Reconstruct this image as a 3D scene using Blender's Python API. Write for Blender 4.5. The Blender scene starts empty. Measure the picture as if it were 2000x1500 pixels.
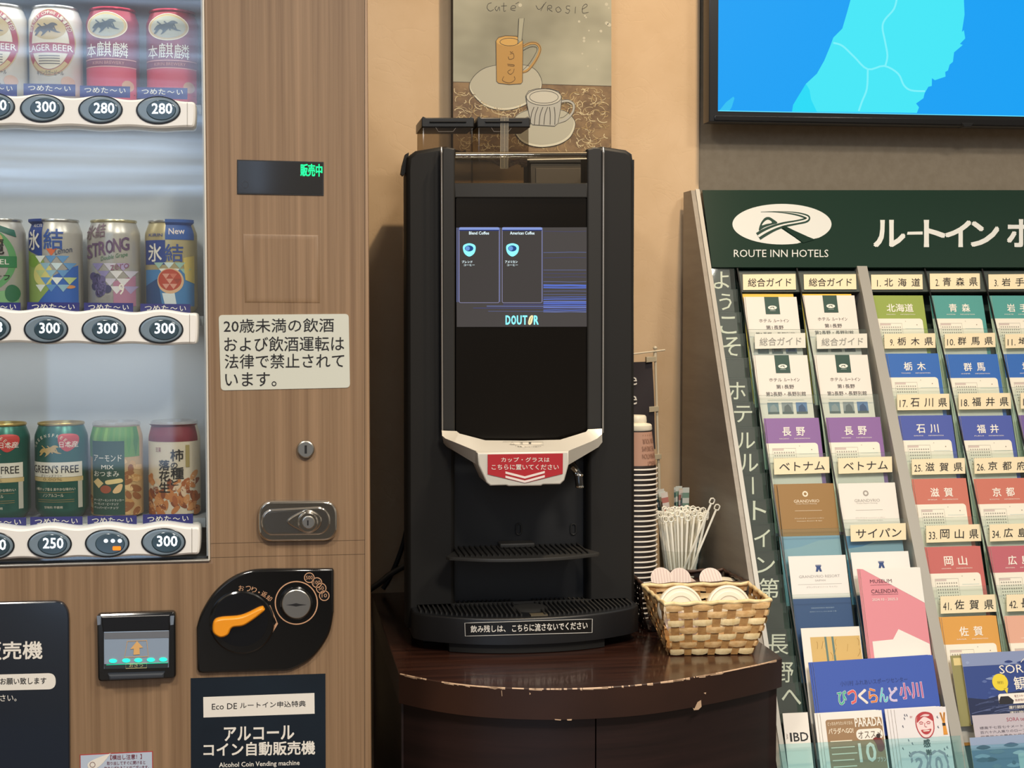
import bpy, bmesh, math, random
from mathutils import Vector, Matrix
from mathutils.geometry import tessellate_polygon
R = math.radians
PI = math.pi
rnd = random.Random(11)
S = bpy.context.scene
COL = S.collection

# ------------------------------------------------------------------ camera
F = 2900.0                       # focal length for a 2000 px wide frame
YAW, PITCH, CZ = R(9.15), R(2.96), 1.42
ROT = Matrix.Rotation(-YAW, 3, 'Z') @ Matrix.Rotation(PI / 2 - PITCH, 3, 'X')
EYE = Vector((0, 0, CZ))
cd = bpy.data.cameras.new('camera')
cam = bpy.data.objects.new('camera', cd)
COL.objects.link(cam)
cam.matrix_world = Matrix.Translation(EYE) @ ROT.to_4x4()
cd.sensor_width = 36
cd.lens = F / 2000 * 36
cd.clip_start = 0.05
S.camera = cam

# ------------------------------------------------------------------ exposure
S.view_settings.view_transform = 'Standard'
S.view_settings.look = 'None'
S.view_settings.gamma = 1
S.view_settings.use_curve_mapping = False
S.view_settings.exposure = 0.0
S.cycles.max_bounces = 8
S.cycles.transparent_max_bounces = 24
S.cycles.caustics_reflective = False
S.cycles.caustics_refractive = False
S.cycles.use_denoising = True

# ------------------------------------------------------------------ world: dim room, pale window band on the street side behind the viewer
w = bpy.data.worlds.new('room_light')
S.world = w
w.use_nodes = True
nt = w.node_tree
nt.nodes.clear()


def wn(t, **k):
    n = nt.nodes.new(t)
    for a, b in k.items():
        setattr(n, a, b)
    return n


def wmath(op, a, b=None, c=None):
    n = wn('ShaderNodeMath', operation=op)
    for i, q in enumerate((a, b, c)):
        if q is None:
            continue
        if isinstance(q, (int, float)):
            n.inputs[i].default_value = q
        else:
            nt.links.new(q, n.inputs[i])
    return n.outputs[0]


tc = wn('ShaderNodeTexCoord')
sep = wn('ShaderNodeSeparateXYZ')
nt.links.new(tc.outputs['Generated'], sep.inputs[0])
back = wmath('MAXIMUM', wmath('MULTIPLY', sep.outputs[1], -1.0), 0.001)
az = wmath('DIVIDE', sep.outputs[0], back)
el = wmath('DIVIDE', sep.outputs[2], back)


def band(v, a, b, s):
    n = wn('ShaderNodeMapRange', interpolation_type='SMOOTHSTEP')
    nt.links.new(v, n.inputs[0])
    n.inputs[1].default_value, n.inputs[2].default_value = a - s, a + s
    m = wn('ShaderNodeMapRange', interpolation_type='SMOOTHSTEP')
    nt.links.new(v, m.inputs[0])
    m.inputs[1].default_value, m.inputs[2].default_value = b - s, b + s
    m.inputs[3].default_value, m.inputs[4].default_value = 1, 0
    return wmath('MULTIPLY', n.outputs[0], m.outputs[0])


facing = wmath('GREATER_THAN', wmath('MULTIPLY', sep.outputs[1], -1.0), 0.05)
win = wmath('MULTIPLY', facing, wmath('MULTIPLY', band(az, -0.62, -0.005, 0.004), band(el, 0.075, 0.46, 0.006)))
pane = wmath('MULTIPLY', facing, wmath('MULTIPLY', band(az, -0.145, -0.065, 0.003), band(el, -0.105, -0.02, 0.003)))
pane2 = wmath('MULTIPLY', facing, wmath('MULTIPLY', band(az, -0.15, -0.075, 0.002), band(el, -0.19, -0.155, 0.002)))
frame_ = wmath('SUBTRACT', 1.0, wmath('MULTIPLY', band(az, -0.034, -0.012, 0.001), 0.75))
nz = wn('ShaderNodeTexNoise')
mp = wn('ShaderNodeMapping')
mp.inputs['Scale'].default_value = (5, 5, 110)
nt.links.new(tc.outputs['Generated'], mp.inputs[0])
nt.links.new(mp.outputs[0], nz.inputs[0])
nz.inputs['Scale'].default_value = 1.0
streak = wmath('MULTIPLY', wmath('POWER', nz.outputs[0], 2.2), 4.2)
amt = wmath('MULTIPLY', wmath('ADD', wmath('ADD', wmath('MULTIPLY', win, streak), wmath('MULTIPLY', pane, 0.5)), wmath('MULTIPLY', pane2, 1.2)), frame_)
bgA = wn('ShaderNodeBackground')
bgA.inputs[0].default_value = (1.0, 0.86, 0.70, 1)
# the rest of the room: pale ceiling, darker furniture at eye level
nz2 = wn('ShaderNodeTexNoise')
nz2.inputs['Scale'].default_value = 3.2
nz2.inputs['Detail'].default_value = 1.5
nt.links.new(tc.outputs['Generated'], nz2.inputs[0])
blot = wn('ShaderNodeMapRange')
nt.links.new(nz2.outputs[0], blot.inputs[0])
blot.inputs[1].default_value, blot.inputs[2].default_value = 0.40, 0.60
blot.inputs[3].default_value, blot.inputs[4].default_value = 0.35, 1.5
up = wn('ShaderNodeMapRange', interpolation_type='SMOOTHSTEP')
nt.links.new(sep.outputs[2], up.inputs[0])
up.inputs[1].default_value, up.inputs[2].default_value = 0.0, 0.55
up.inputs[3].default_value, up.inputs[4].default_value = 0.22, 0.42
nt.links.new(wmath('MULTIPLY', blot.outputs[0], up.outputs[0]), bgA.inputs[1])
bgB = wn('ShaderNodeBackground')
bgB.inputs[0].default_value = (0.50, 0.70, 1.0, 1)
nt.links.new(wmath('MULTIPLY', amt, 2.1), bgB.inputs[1])
ad = wn('ShaderNodeAddShader')
out = wn('ShaderNodeOutputWorld')
nt.links.new(bgA.outputs[0], ad.inputs[0])
nt.links.new(bgB.outputs[0], ad.inputs[1])
nt.links.new(ad.outputs[0], out.inputs[0])

# ------------------------------------------------------------------ ceiling downlights (warm)


def lamp(name, loc, power, size, col=(1.0, 0.80, 0.58), target=None, spread=160):
    d = bpy.data.lights.new(name, 'AREA')
    d.shape = 'DISK'
    d.size = size
    d.energy = power
    d.color = col
    d.spread = R(spread)
    o = bpy.data.objects.new(name, d)
    COL.objects.link(o)
    o.location = loc
    t = Vector(target) if target else Vector((loc[0], loc[1], 0))
    o.rotation_euler = (t - Vector(loc)).to_track_quat('-Z', 'Y').to_euler()
    return o


lamp('wall_washer_downlight', (0.80, 1.98, 2.75), 14.5, 0.07, (1.0, 0.78, 0.53))
lamp('room_downlight', (-0.55, 0.55, 2.75), 20, 0.30, (1.0, 0.93, 0.83))
lamp('room_downlight.001', (1.30, 0.75, 2.75), 19, 0.30, (1.0, 0.93, 0.83))
lamp('room_downlight.002', (0.62, 0.10, 2.75), 43, 0.40, (1.0, 0.92, 0.81))

# ------------------------------------------------------------------ materials


def lin(c):
    if isinstance(c, str):
        c = [int(c[i:i + 2], 16) for i in (0, 2, 4)]
    o = []
    for v in c[:3]:
        v /= 255.0
        o.append(v / 12.92 if v <= 0.04045 else ((v + 0.055) / 1.055) ** 2.4)
    return (*o, 1)


MATS = {}


def mat(name, c, rough=0.55, metal=0.0, emit=0.0, spec=0.5, coat=0.0):
    if name in MATS:
        return MATS[name]
    m = bpy.data.materials.new(name)
    m.use_nodes = True
    b = m.node_tree.nodes['Principled BSDF']
    b.inputs['Base Color'].default_value = lin(c)
    b.inputs['Roughness'].default_value = rough
    b.inputs['Metallic'].default_value = metal
    b.inputs['Specular IOR Level'].default_value = spec
    b.inputs['Coat Weight'].default_value = coat
    b.inputs['Coat Roughness'].default_value = 0.08
    if emit:
        b.inputs['Emission Color'].default_value = lin(c)
        b.inputs['Emission Strength'].default_value = emit
    MATS[name] = m
    return m


def ink(c, rough=0.5):
    """printed colour"""
    c = c if isinstance(c, str) else '%02x%02x%02x' % tuple(c)
    return mat('print_' + c, c, rough)


def glow(c, s=1.0):
    c = c if isinstance(c, str) else '%02x%02x%02x' % tuple(c)
    m = mat('lit_%s_%d' % (c, int(s * 100)), c, 0.4, 0, s)
    m.node_tree.nodes['Principled BSDF'].inputs['Base Color'].default_value = (0.01, 0.01, 0.01, 1)
    m.node_tree.nodes['Principled BSDF'].inputs['Specular IOR Level'].default_value = 0.1
    return m


def clear(name, tint, refl=0.06, rough=0.02, haze=0.0, hazecol=(200, 200, 200)):
    m = bpy.data.materials.new(name)
    m.use_nodes = True
    n = m.node_tree
    n.nodes.clear()
    o = n.nodes.new('ShaderNodeOutputMaterial')
    t = n.nodes.new('ShaderNodeBsdfTransparent')
    t.inputs[0].default_value = (*tint, 1)
    g = n.nodes.new('ShaderNodeBsdfGlossy')
    g.inputs['Roughness'].default_value = rough
    x = n.nodes.new('ShaderNodeMixShader')
    x.inputs[0].default_value = refl
    n.links.new(t.outputs[0], x.inputs[1])
    n.links.new(g.outputs[0], x.inputs[2])
    last = x
    if haze:
        d = n.nodes.new('ShaderNodeBsdfDiffuse')
        d.inputs[0].default_value = lin(hazecol)
        y = n.nodes.new('ShaderNodeMixShader')
        y.inputs[0].default_value = haze
        n.links.new(x.outputs[0], y.inputs[1])
        n.links.new(d.outputs[0], y.inputs[2])
        last = y
    n.links.new(last.outputs[0], o.inputs[0])
    return m


def grain(name, c1, c2, scale, rough=0.45, bump=0.0, detail=4.0, coat=0.0, lo=0.35, hi=0.65, c3=None):
    """noise stretched by scale (x, y, z) blended between two or three colours"""
    m = mat(name, c1, rough, coat=coat)
    n = m.node_tree
    b = n.nodes['Principled BSDF']
    g = n.nodes.new('ShaderNodeNewGeometry')
    mp_ = n.nodes.new('ShaderNodeMapping')
    mp_.inputs['Scale'].default_value = scale
    nz_ = n.nodes.new('ShaderNodeTexNoise')
    nz_.inputs['Scale'].default_value = 1
    nz_.inputs['Detail'].default_value = detail
    nz_.inputs['Roughness'].default_value = 0.62
    r = n.nodes.new('ShaderNodeValToRGB')
    r.color_ramp.elements[0].position = lo
    r.color_ramp.elements[0].color = lin(c1)
    r.color_ramp.elements[1].position = hi
    r.color_ramp.elements[1].color = lin(c2)
    if c3:
        e = r.color_ramp.elements.new((lo + hi) / 2)
        e.color = lin(c3)
    n.links.new(g.outputs['Position'], mp_.inputs[0])
    n.links.new(mp_.outputs[0], nz_.inputs[0])
    n.links.new(nz_.outputs[0], r.inputs[0])
    n.links.new(r.outputs[0], b.inputs['Base Color'])
    if bump:
        bp = n.nodes.new('ShaderNodeBump')
        bp.inputs['Strength'].default_value = bump
        bp.inputs['Distance'].default_value = 0.004
        n.links.new(nz_.outputs[0], bp.inputs['Height'])
        n.links.new(bp.outputs[0], b.inputs['Normal'])
    return m


# ------------------------------------------------------------------ pixel rays onto real planes


def ray(u, v):
    return ROT @ Vector(((u - 1000) / F, (750 - v) / F, -1))


def P(u, v, Y):
    d = ray(u, v)
    return EYE + d * (Y / d.y)


def PZ(u, v, z):
    d = ray(u, v)
    return EYE + d * ((z - CZ) / d.z)


def PN(u, v, p0, n):
    d = ray(u, v)
    return EYE + d * ((p0 - EYE).dot(n) / d.dot(n))


def front(Y):
    return lambda x, y, z=0.0: P(x, y, Y) + Vector((0, -z, 0))


def onplane(p0, n):
    n = Vector(n).normalized()
    return lambda x, y, z=0.0: PN(x, y, p0, n) + n * z


# ------------------------------------------------------------------ flat shapes
TXT = {}


def glyphs(s, bold=0.0):
    k = (s, bold)
    if k in TXT:
        return TXT[k]
    c = bpy.data.curves.new('tmp', 'FONT')
    c.body = s
    c.size = 1
    c.resolution_u = 2
    c.offset = bold
    o = bpy.data.objects.new('tmp', c)
    COL.objects.link(o)
    dg = bpy.context.evaluated_depsgraph_get()
    dg.update()
    me = o.evaluated_get(dg).to_mesh()
    vs = [(v.co.x, v.co.y) for v in me.vertices]
    fs = [tuple(p.vertices) for p in me.polygons]
    o.evaluated_get(dg).to_mesh_clear()
    bpy.data.objects.remove(o)
    bpy.data.curves.remove(c)
    if vs:
        x0, x1 = min(v[0] for v in vs), max(v[0] for v in vs)
        y0, y1 = min(v[1] for v in vs), max(v[1] for v in vs)
    else:
        x0 = y0 = 0
        x1 = y1 = 1
    w_, h_ = max(x1 - x0, 1e-6), max(y1 - y0, 1e-6)
    TXT[k] = ([((x - x0) / w_, (y - y0) / h_) for x, y in vs], fs, w_ / h_)
    return TXT[k]


def rr(x0, y0, x1, y1, r, n=6, corners='1111'):
    """rounded rectangle, corners in order (x0y0, x1y0, x1y1, x0y1)"""
    p = []
    for i, (cx, cy, a, px, py) in enumerate(((x0 + r, y0 + r, 180, x0, y0), (x1 - r, y0 + r, 270, x1, y0),
                                             (x1 - r, y1 - r, 0, x1, y1), (x0 + r, y1 - r, 90, x0, y1))):
        if corners[i] == '0':
            p.append((px, py))
            continue
        for k in range(n + 1):
            t = R(a + 90 * k / n)
            p.append((cx + r * math.cos(t), cy + r * math.sin(t)))
    return p


def rq(q, r, n=5):
    """quad with rounded corners"""
    p = []
    for i in range(4):
        a, b, c = Vector(q[i - 1]), Vector(q[i]), Vector(q[(i + 1) % 4])
        s, e = b + (a - b).normalized() * r, b + (c - b).normalized() * r
        for k in range(n + 1):
            t = k / n
            p.append(tuple((1 - t) ** 2 * s + 2 * t * (1 - t) * b + t * t * e))
    return p


def ell(cx, cy, rx, ry, n=36, a0=0, a1=360):
    full = abs(a1 - a0) >= 360
    return [(cx + rx * math.cos(R(a0 + (a1 - a0) * k / n)), cy + ry * math.sin(R(a0 + (a1 - a0) * k / n))) for k in range(n if full else n + 1)]


def smooth(pts, n=6, closed=False):
    """Catmull-Rom through points"""
    pts = [Vector(p) for p in pts]
    o = []
    L = len(pts)
    for i in range(L if closed else L - 1):
        if closed:
            a, b, c, d = pts[i - 1], pts[i], pts[(i + 1) % L], pts[(i + 2) % L]
        else:
            a, b, c, d = pts[max(i - 1, 0)], pts[i], pts[i + 1], pts[min(i + 2, L - 1)]
        for k in range(n):
            t = k / n
            o.append(0.5 * ((2 * b) + (c - a) * t + (2 * a - 5 * b + 4 * c - d) * t * t + (3 * b - a - 3 * c + d) * t ** 3))
    if not closed:
        o.append(pts[-1])
    return [tuple(p) for p in o]


def inset(pts, d):
    """shrink a polygon by d along its corner normals"""
    n = len(pts)
    A = sum(pts[i][0] * pts[(i + 1) % n][1] - pts[(i + 1) % n][0] * pts[i][1] for i in range(n))
    s = 1 if A > 0 else -1
    o = []
    for i in range(n):
        p, c, q = Vector(pts[i - 1][:2]), Vector(pts[i][:2]), Vector(pts[(i + 1) % n][:2])
        e1, e2 = c - p, q - c
        if e1.length < 1e-9 or e2.length < 1e-9:
            e1 = e2 = q - p
        e1.normalize()
        e2.normalize()
        n1, n2 = Vector((-e1.y, e1.x)) * s, Vector((-e2.y, e2.x)) * s
        b = n1 + n2
        b = b.normalized() if b.length > 1e-6 else n1
        k = d / max(b.dot(n1), 0.35)
        o.append(tuple(c + b * k))
    return o


WORLD = {}


class MB:
    def __init__(s):
        s.v, s.f, s.m, s.mats, s.sm = [], [], [], [], []

    def mi(s, m):
        if m not in s.mats:
            s.mats.append(m)
        return s.mats.index(m)

    def add(s, vs, fs, m, sm=True):
        k, o = s.mi(m), len(s.v)
        s.v.extend(vs)
        for f in fs:
            s.f.append([i + o for i in f])
            s.m.append(k)
            s.sm.append(sm)

    # ---- flat marks, in the coordinates of map mp
    def flat(s, vs, fs, m, z, mp, step=None):
        if step:
            bm = bmesh.new()
            bv = [bm.verts.new((x, y, 0)) for x, y in vs]
            for f in fs:
                try:
                    bm.faces.new([bv[i] for i in f])
                except ValueError:
                    pass
            x0, x1 = min(v[0] for v in vs), max(v[0] for v in vs)
            k = math.ceil(x0 / step)
            while k * step < x1:
                bmesh.ops.bisect_plane(bm, geom=bm.verts[:] + bm.edges[:] + bm.faces[:], plane_co=(k * step, 0, 0), plane_no=(1, 0, 0))
                k += 1
            y0, y1 = min(v[1] for v in vs), max(v[1] for v in vs)
            k = math.ceil(y0 / step)
            while k * step < y1:
                bmesh.ops.bisect_plane(bm, geom=bm.verts[:] + bm.edges[:] + bm.faces[:], plane_co=(0, k * step, 0), plane_no=(0, 1, 0))
                k += 1
            bm.verts.index_update()
            vs = [(v.co.x, v.co.y) for v in bm.verts]
            fs = [[v.index for v in f.verts] for f in bm.faces]
            bm.free()
        s.add([mp(x, y, z) for x, y in vs], fs, m)

    def poly(s, pts, m, z, mp, holes=(), step=None):
        loops = [[Vector((p[0], p[1], 0)) for p in q] for q in (pts, *holes)]
        tri = tessellate_polygon(loops)
        s.flat([(p.x, p.y) for q in loops for p in q], [list(t) for t in tri], m, z, mp, step)

    def rect(s, x0, y0, x1, y1, m, z, mp, step=None, slope=0):
        d = slope * (x1 - x0)
        s.poly([(x0, y0), (x1, y0 + d), (x1, y1 + d), (x0, y1)], m, z, mp, step=step)

    def stroke(s, pts, wd, m, z, mp, closed=False, step=None):
        n = len(pts)
        vs, fs = [], []
        for i in range(n):
            a = Vector(pts[i - 1] if (i or closed) else pts[0])
            b = Vector(pts[(i + 1) % n] if (i < n - 1 or closed) else pts[-1])
            t = b - a
            t = t.normalized() if t.length > 1e-9 else Vector((1, 0))
            q = Vector((-t.y, t.x)) * wd / 2
            vs += [tuple(Vector(pts[i]) + q), tuple(Vector(pts[i]) - q)]
        for i in range(n if closed else n - 1):
            j = (i + 1) % n
            fs.append([2 * i, 2 * j, 2 * j + 1, 2 * i + 1])
        s.flat(vs, fs, m, z, mp, step)

    def text(s, t, x0, y0, x1, y1, m, z, mp, bold=0.0, slope=0.0, rot=0.0, step=None, skew=0.0):
        """text fitted into the box with top edge y0 and base edge y1"""
        vs, fs, asp = glyphs(t)
        if bold:                                   # heavier strokes: the same glyphs struck again a hair aside
            h = bold * abs(y1 - y0) * 0.62
            for i, (a, b) in enumerate(((-h, -h), (h, -h), (-h, h), (h, h))):
                s.text(t, x0 + a, y0 + b, x1 + a, y1 + b, m, z + 2e-5 * (i + 1), mp, 0.0, slope, rot, step, skew)
            return
        o = []
        cx, cy = (x0 + x1) / 2, (y0 + y1) / 2
        c, q = math.cos(R(rot)), math.sin(R(rot))
        for a, b in vs:
            x, y = x0 + a * (x1 - x0) + skew * b * (x1 - x0), y1 + b * (y0 - y1)
            y += slope * (x - x0)
            if rot:
                x, y = cx + (x - cx) * c - (y - cy) * q, cy + (x - cx) * q + (y - cy) * c
            o.append((x, y))
        if o:
            s.flat(o, fs, m, z, mp, step)

    def textc(s, t, xc, y0, y1, m, z, mp, **k):
        """centred on xc, height given, natural width"""
        asp = glyphs(t)[2]
        wd = abs(y1 - y0) * asp * k.pop('stretch', 1.0)
        s.text(t, xc - wd / 2, y0, xc + wd / 2, y1, m, z, mp, **k)

    # ---- solids
    def prism(s, pts, m, z0, z1, mp, bevel=0.0, bpx=None, side=None, nb=2, backcap=True):
        """polygon pts extruded from z0 (back) to z1 (front); bevel in metres along z, bpx inward in pts' units"""
        n = len(pts)
        rings = [(pts, z0)]
        if bevel:
            bpx = bpx if bpx is not None else bevel
            for k in range(nb + 1):
                t = k / nb * PI / 2
                rings.append((inset(pts, bpx * (1 - math.cos(t))), z1 - bevel * (1 - math.sin(t))))
        else:
            rings.append((pts, z1))
        vs, fs = [], []
        for q, z in rings:
            vs += [mp(x, y, z) for x, y in q]
        for r in range(len(rings) - 1):
            for i in range(n):
                j = (i + 1) % n
                fs.append([r * n + i, r * n + j, (r + 1) * n + j, (r + 1) * n + i])
        s.add(vs, fs, side or m)
        for ring in ((-1,) if not backcap else (0, -1)):
            q, z = rings[ring]
            tri = [list(t) for t in tessellate_polygon([[Vector((p[0], p[1], 0)) for p in q]])]
            s.add([mp(x, y, z) for x, y in q], tri, m, False)

    def box(s, a, b, m, bevel=0.0):
        x0, x1 = sorted((a[0], b[0]))
        y0, y1 = sorted((a[1], b[1]))
        z0, z1 = sorted((a[2], b[2]))
        if not bevel:
            vs = [Vector((x, y, z)) for z in (z0, z1) for x, y in ((x0, y0), (x1, y0), (x1, y1), (x0, y1))]
            s.add(vs, [[3, 2, 1, 0], [4, 5, 6, 7], [0, 1, 5, 4], [1, 2, 6, 5], [2, 3, 7, 6], [3, 0, 4, 7]], m)
            return
        bm = bmesh.new()
        bmesh.ops.create_cube(bm, size=1)
        for v in bm.verts:
            v.co = Vector(((x0 + x1) / 2 + v.co.x * (x1 - x0), (y0 + y1) / 2 + v.co.y * (y1 - y0), (z0 + z1) / 2 + v.co.z * (z1 - z0)))
        bmesh.ops.bevel(bm, geom=bm.edges[:], offset=bevel, segments=3, profile=0.5, affect='EDGES')
        s.add([v.co.copy() for v in bm.verts], [[v.index for v in f.verts] for f in bm.faces], m)
        bm.free()

    def lathe(s, prof, c, m, n=40, tf=None, a0=0.0, a1=360.0):
        """profile (radius, height) around a vertical axis at c; m may be a list, one per segment"""
        c = Vector(c)
        vs = []
        full = abs(a1 - a0) >= 360
        k = n if full else n + 1
        for r, h in prof:
            for i in range(k):
                t = R(a0 + (a1 - a0) * i / n)
                p = Vector((r * math.cos(t), r * math.sin(t), h))
                vs.append(c + (tf @ p if tf else p))
        o = len(s.v)
        s.v.extend(vs)
        for j in range(len(prof) - 1):
            mm = s.mi(m[j] if isinstance(m, list) else m)
            for i in range(n):
                q = (i + 1) % k
                s.f.append([o + j * k + i, o + j * k + q, o + (j + 1) * k + q, o + (j + 1) * k + i])
                s.m.append(mm)
                s.sm.append(True)

    def tube(s, path, r, m, n=8, closed=False, flatten=None):
        path = [Vector(p) for p in path]
        L = len(path)
        up = Vector((0.123, 0.31, 0.94))
        vs, fs = [], []
        prev = None
        for i, p in enumerate(path):
            a = path[i - 1] if (i or closed) else p
            b = path[(i + 1) % L] if (i < L - 1 or closed) else p
            t = (b - a).normalized()
            x = (prev - t * prev.dot(t)) if prev is not None else up.cross(t)
            x = x.normalized() if x.length > 1e-6 else t.orthogonal().normalized()
            prev = x
            y = t.cross(x)
            ri = r[i] if isinstance(r, (list, tuple)) else r
            for k in range(n):
                q = 2 * PI * k / n
                vs.append(p + (x * math.cos(q) + y * math.sin(q)) * ri)
        for i in range(L if closed else L - 1):
            j = (i + 1) % L
            for k in range(n):
                l = (k + 1) % n
                fs.append([i * n + k, i * n + l, j * n + l, j * n + k])
        if not closed:
            fs.append(list(range(n))[::-1])
            fs.append([(L - 1) * n + k for k in range(n)])
        s.add(vs, fs, m)

    def grid(s, fn, nu, nv, m):
        vs = [fn(i / nu, j / nv) for j in range(nv + 1) for i in range(nu + 1)]
        fs = [[j * (nu + 1) + i, j * (nu + 1) + i + 1, (j + 1) * (nu + 1) + i + 1, (j + 1) * (nu + 1) + i] for j in range(nv) for i in range(nu)]
        s.add(vs, fs, m)

    def build(s, name, parent=None, origin=None, sharp=38):
        me = bpy.data.meshes.new(name)
        pw = WORLD[parent] if parent else Vector((0, 0, 0))
        if origin is None:
            if parent:
                origin = pw
            else:
                xs = [v[0] for v in s.v]
                ys = [v[1] for v in s.v]
                zs = [v[2] for v in s.v]
                origin = Vector(((min(xs) + max(xs)) / 2, (min(ys) + max(ys)) / 2, min(zs)))
        origin = Vector(origin)
        me.from_pydata([Vector(v) - origin for v in s.v], [], s.f)
        for m in s.mats:
            me.materials.append(m)
        me.polygons.foreach_set('material_index', s.m)
        me.polygons.foreach_set('use_smooth', s.sm)
        me.validate()
        sf = [not q for q in s.sm]
        me.set_sharp_from_angle(angle=R(sharp))
        if len(me.polygons) == len(sf):
            me.polygons.foreach_set('use_smooth', s.sm)
        o = bpy.data.objects.new(name, me)
        COL.objects.link(o)
        if parent:
            o.parent = parent
        o.location = origin - pw
        WORLD[o] = origin
        return o


def tag(o, label, cat, group=None):
    o['label'] = label
    o['category'] = cat
    if group:
        o['group'] = group
    return o


def thing(name, loc, label, cat, group=None):
    o = bpy.data.objects.new(name, None)
    o.empty_display_size = 0.02
    COL.objects.link(o)
    o.location = loc
    WORLD[o] = Vector(loc)
    return tag(o, label, cat, group)


def struct(o):
    o['kind'] = 'structure'
    return o


def dup(o, offset=(0, 0, 0), parent=None):
    """copy a thing with its parts and sub-parts"""
    c = o.copy()
    COL.objects.link(c)
    if parent is None:
        c.location = o.location + Vector(offset)
    else:
        c.parent = parent
    WORLD[c] = WORLD[o] + Vector(offset)
    for ch in list(o.children):
        dup(ch, offset, c)
    return c


WHITE = ink('ece6da')
BLACK = ink('1a1818')
YW = 2.72            # cream back wall
# ================================================================== the room
plaster = grain('cream_plaster', 'd3b48c', 'dec09a', (5, 5, 5), 0.75, 0.0, 5)
n = plaster.node_tree
bq = n.nodes['Principled BSDF']
geo = n.nodes.new('ShaderNodeNewGeometry')
vz = n.nodes.new('ShaderNodeTexNoise')
vz.inputs['Scale'].default_value = 9
vz.inputs['Detail'].default_value = 6
vz.inputs['Distortion'].default_value = 2.2
rg = n.nodes.new('ShaderNodeValToRGB')
for p_, c_ in ((0.47, 0.5), (0.495, 0.0), (0.52, 0.5)):
    e_ = rg.color_ramp.elements.new(p_)
    e_.color = (c_, c_, c_, 1)
rg.color_ramp.elements[0].color = (0.5, 0.5, 0.5, 1)
rg.color_ramp.elements[-1].color = (0.5, 0.5, 0.5, 1)
bmp = n.nodes.new('ShaderNodeBump')
bmp.inputs['Strength'].default_value = 0.10
bmp.inputs['Distance'].default_value = 0.003
n.links.new(geo.outputs['Position'], vz.inputs[0])
n.links.new(vz.outputs[0], rg.inputs[0])
n.links.new(rg.outputs[0], bmp.inputs['Height'])
n.links.new(bmp.outputs[0], bq.inputs['Normal'])
beige = grain('beige_wallpaper', 'a09078', 'a89880', (60, 60, 60), 0.8, 0.06, 3)
floor_m = grain('brown_floor', '4a3a2e', '5a4636', (3, 18, 3), 0.4, 0.0)

XW = P(1365, 300, YW).x
mb = MB()
mb.box((-2.2, YW, 0), (XW, YW + 0.15, 2.8), plaster)
struct(mb.build('wall_back'))
mb = MB()
mb.box((XW, YW + 0.008, 0), (3.2, YW + 0.15, 2.8), beige)
struct(mb.build('wall_right'))
mb = MB()
mb.box((-2.2, -1.5, -0.05), (3.2, YW + 0.15, 0), floor_m)
struct(mb.build('floor'))

# ================================================================== vending machine
YV = 1.89
mv = front(YV)
wood = grain('walnut_laminate', '73573d', '9e7f60', (150, 150, 1.5), 0.48, 0.02, 6, 0.0, 0.26, 0.74, '8a6e51')
trim_m = mat('pale_trim', 'd9d2c4', 0.4)
liner = mat('grey_liner', 'cdd1d3', 0.5)
dark_metal_m = mat('dark_metal', '1d1c1c', 0.5)  # dark metal of the plinth and the display surround
plastic_w = mat('ivory_plastic', 'f0ece4', 0.3, coat=0.3)
chrome = mat('chrome', 'd8d4cc', 0.08, 1.0)
steel = mat('brushed_steel', 'b8b4aa', 0.3, 1.0)
gloss_k = mat('gloss_black', '0a0a0b', 0.12, coat=0.6)
navy = grain('navy_sheet', '0f1a24', '13202b', (6, 6, 6), 0.35)
ZT = P(560, -64, YV).z
XL, XR = -0.80, P(722, 700, YV).x
vm = thing('vending_machine', (-0.34, 2.28, 0), 'wood-panelled drink vending machine with lit price buttons and an orange return lever', 'vending machine')


def wx(x):          # world x at the panel for a pixel column
    return P(x, 600, YV).x


def wz(x, y):
    return P(x, y, YV).z


flat_v = lambda x, z, d=0.0: Vector((x, YV - d, z))
xo, zo = wx(404), wz(404, 1095)
mb = MB()
pts = [(XL, 0.04), (XR, 0.04), (XR, ZT), (xo, ZT), (xo, zo), (XL, zo)]
mb.prism(pts, wood, -0.15, 0, flat_v, 0.004)
mb.rect(407, 1061, 713, 1061.7, mat('seam', '5d4730', 0.6), 0.0003, mv, slope=-0.022)
mb.rect(407, 1088.5, 713, 1089.2, mat('seam', '5d4730', 0.6), 0.0003, mv, slope=-0.022)
mb.rect(712, -50, 713, 1600, mat('seam', '5d4730', 0.6), 0.0003, mv)
mb.build('front_panel', vm)
mb = MB()
mb.box((XL, YV + 0.15, 0.04), (XR - 0.004, 2.62, ZT), mat('cabinet_grey', '6b6158', 0.5))
mb.box((XL + 0.03, YV + 0.05, 0.0), (XR - 0.03, 2.58, 0.04), dark_metal_m)
mb.build('cabinet', vm)
mb = MB()                                            # display niche lining
mb.box((XL, YV + 0.125, zo), (xo, YV + 0.149, ZT), liner)
mb.box((XL, YV + 0.012, zo), (xo, YV + 0.125, zo + 0.004), mat('dark_liner', '3a3d40', 0.5))
mb.box((xo - 0.004, YV + 0.012, zo), (xo, YV + 0.125, ZT), liner)
mb.box((XL, YV + 0.012, ZT - 0.02), (xo, YV + 0.125, ZT), liner)
mb.build('display_niche', vm)
mb = MB()
mb.box((xo - 0.0016, YV - 0.002, zo), (xo + 0.0008, YV + 0.012, ZT), trim_m, 0.0008)
mb.box((XL, YV - 0.002, zo - 0.001), (xo, YV + 0.012, zo + 0.0016), mat('steel_trim', 'a8a49c', 0.3, 0.6), 0.0008)
mb.build('window_trim', vm)
glass_v = clear('display_glass', (0.97, 0.985, 0.98), 0.075, 0.015)
mb = MB()
mb.box((XL, YV + 0.0105, zo + 0.003), (xo - 0.0017, YV + 0.0125, ZT - 0.001), glass_v)
mb.build('window_glass', vm)

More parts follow.
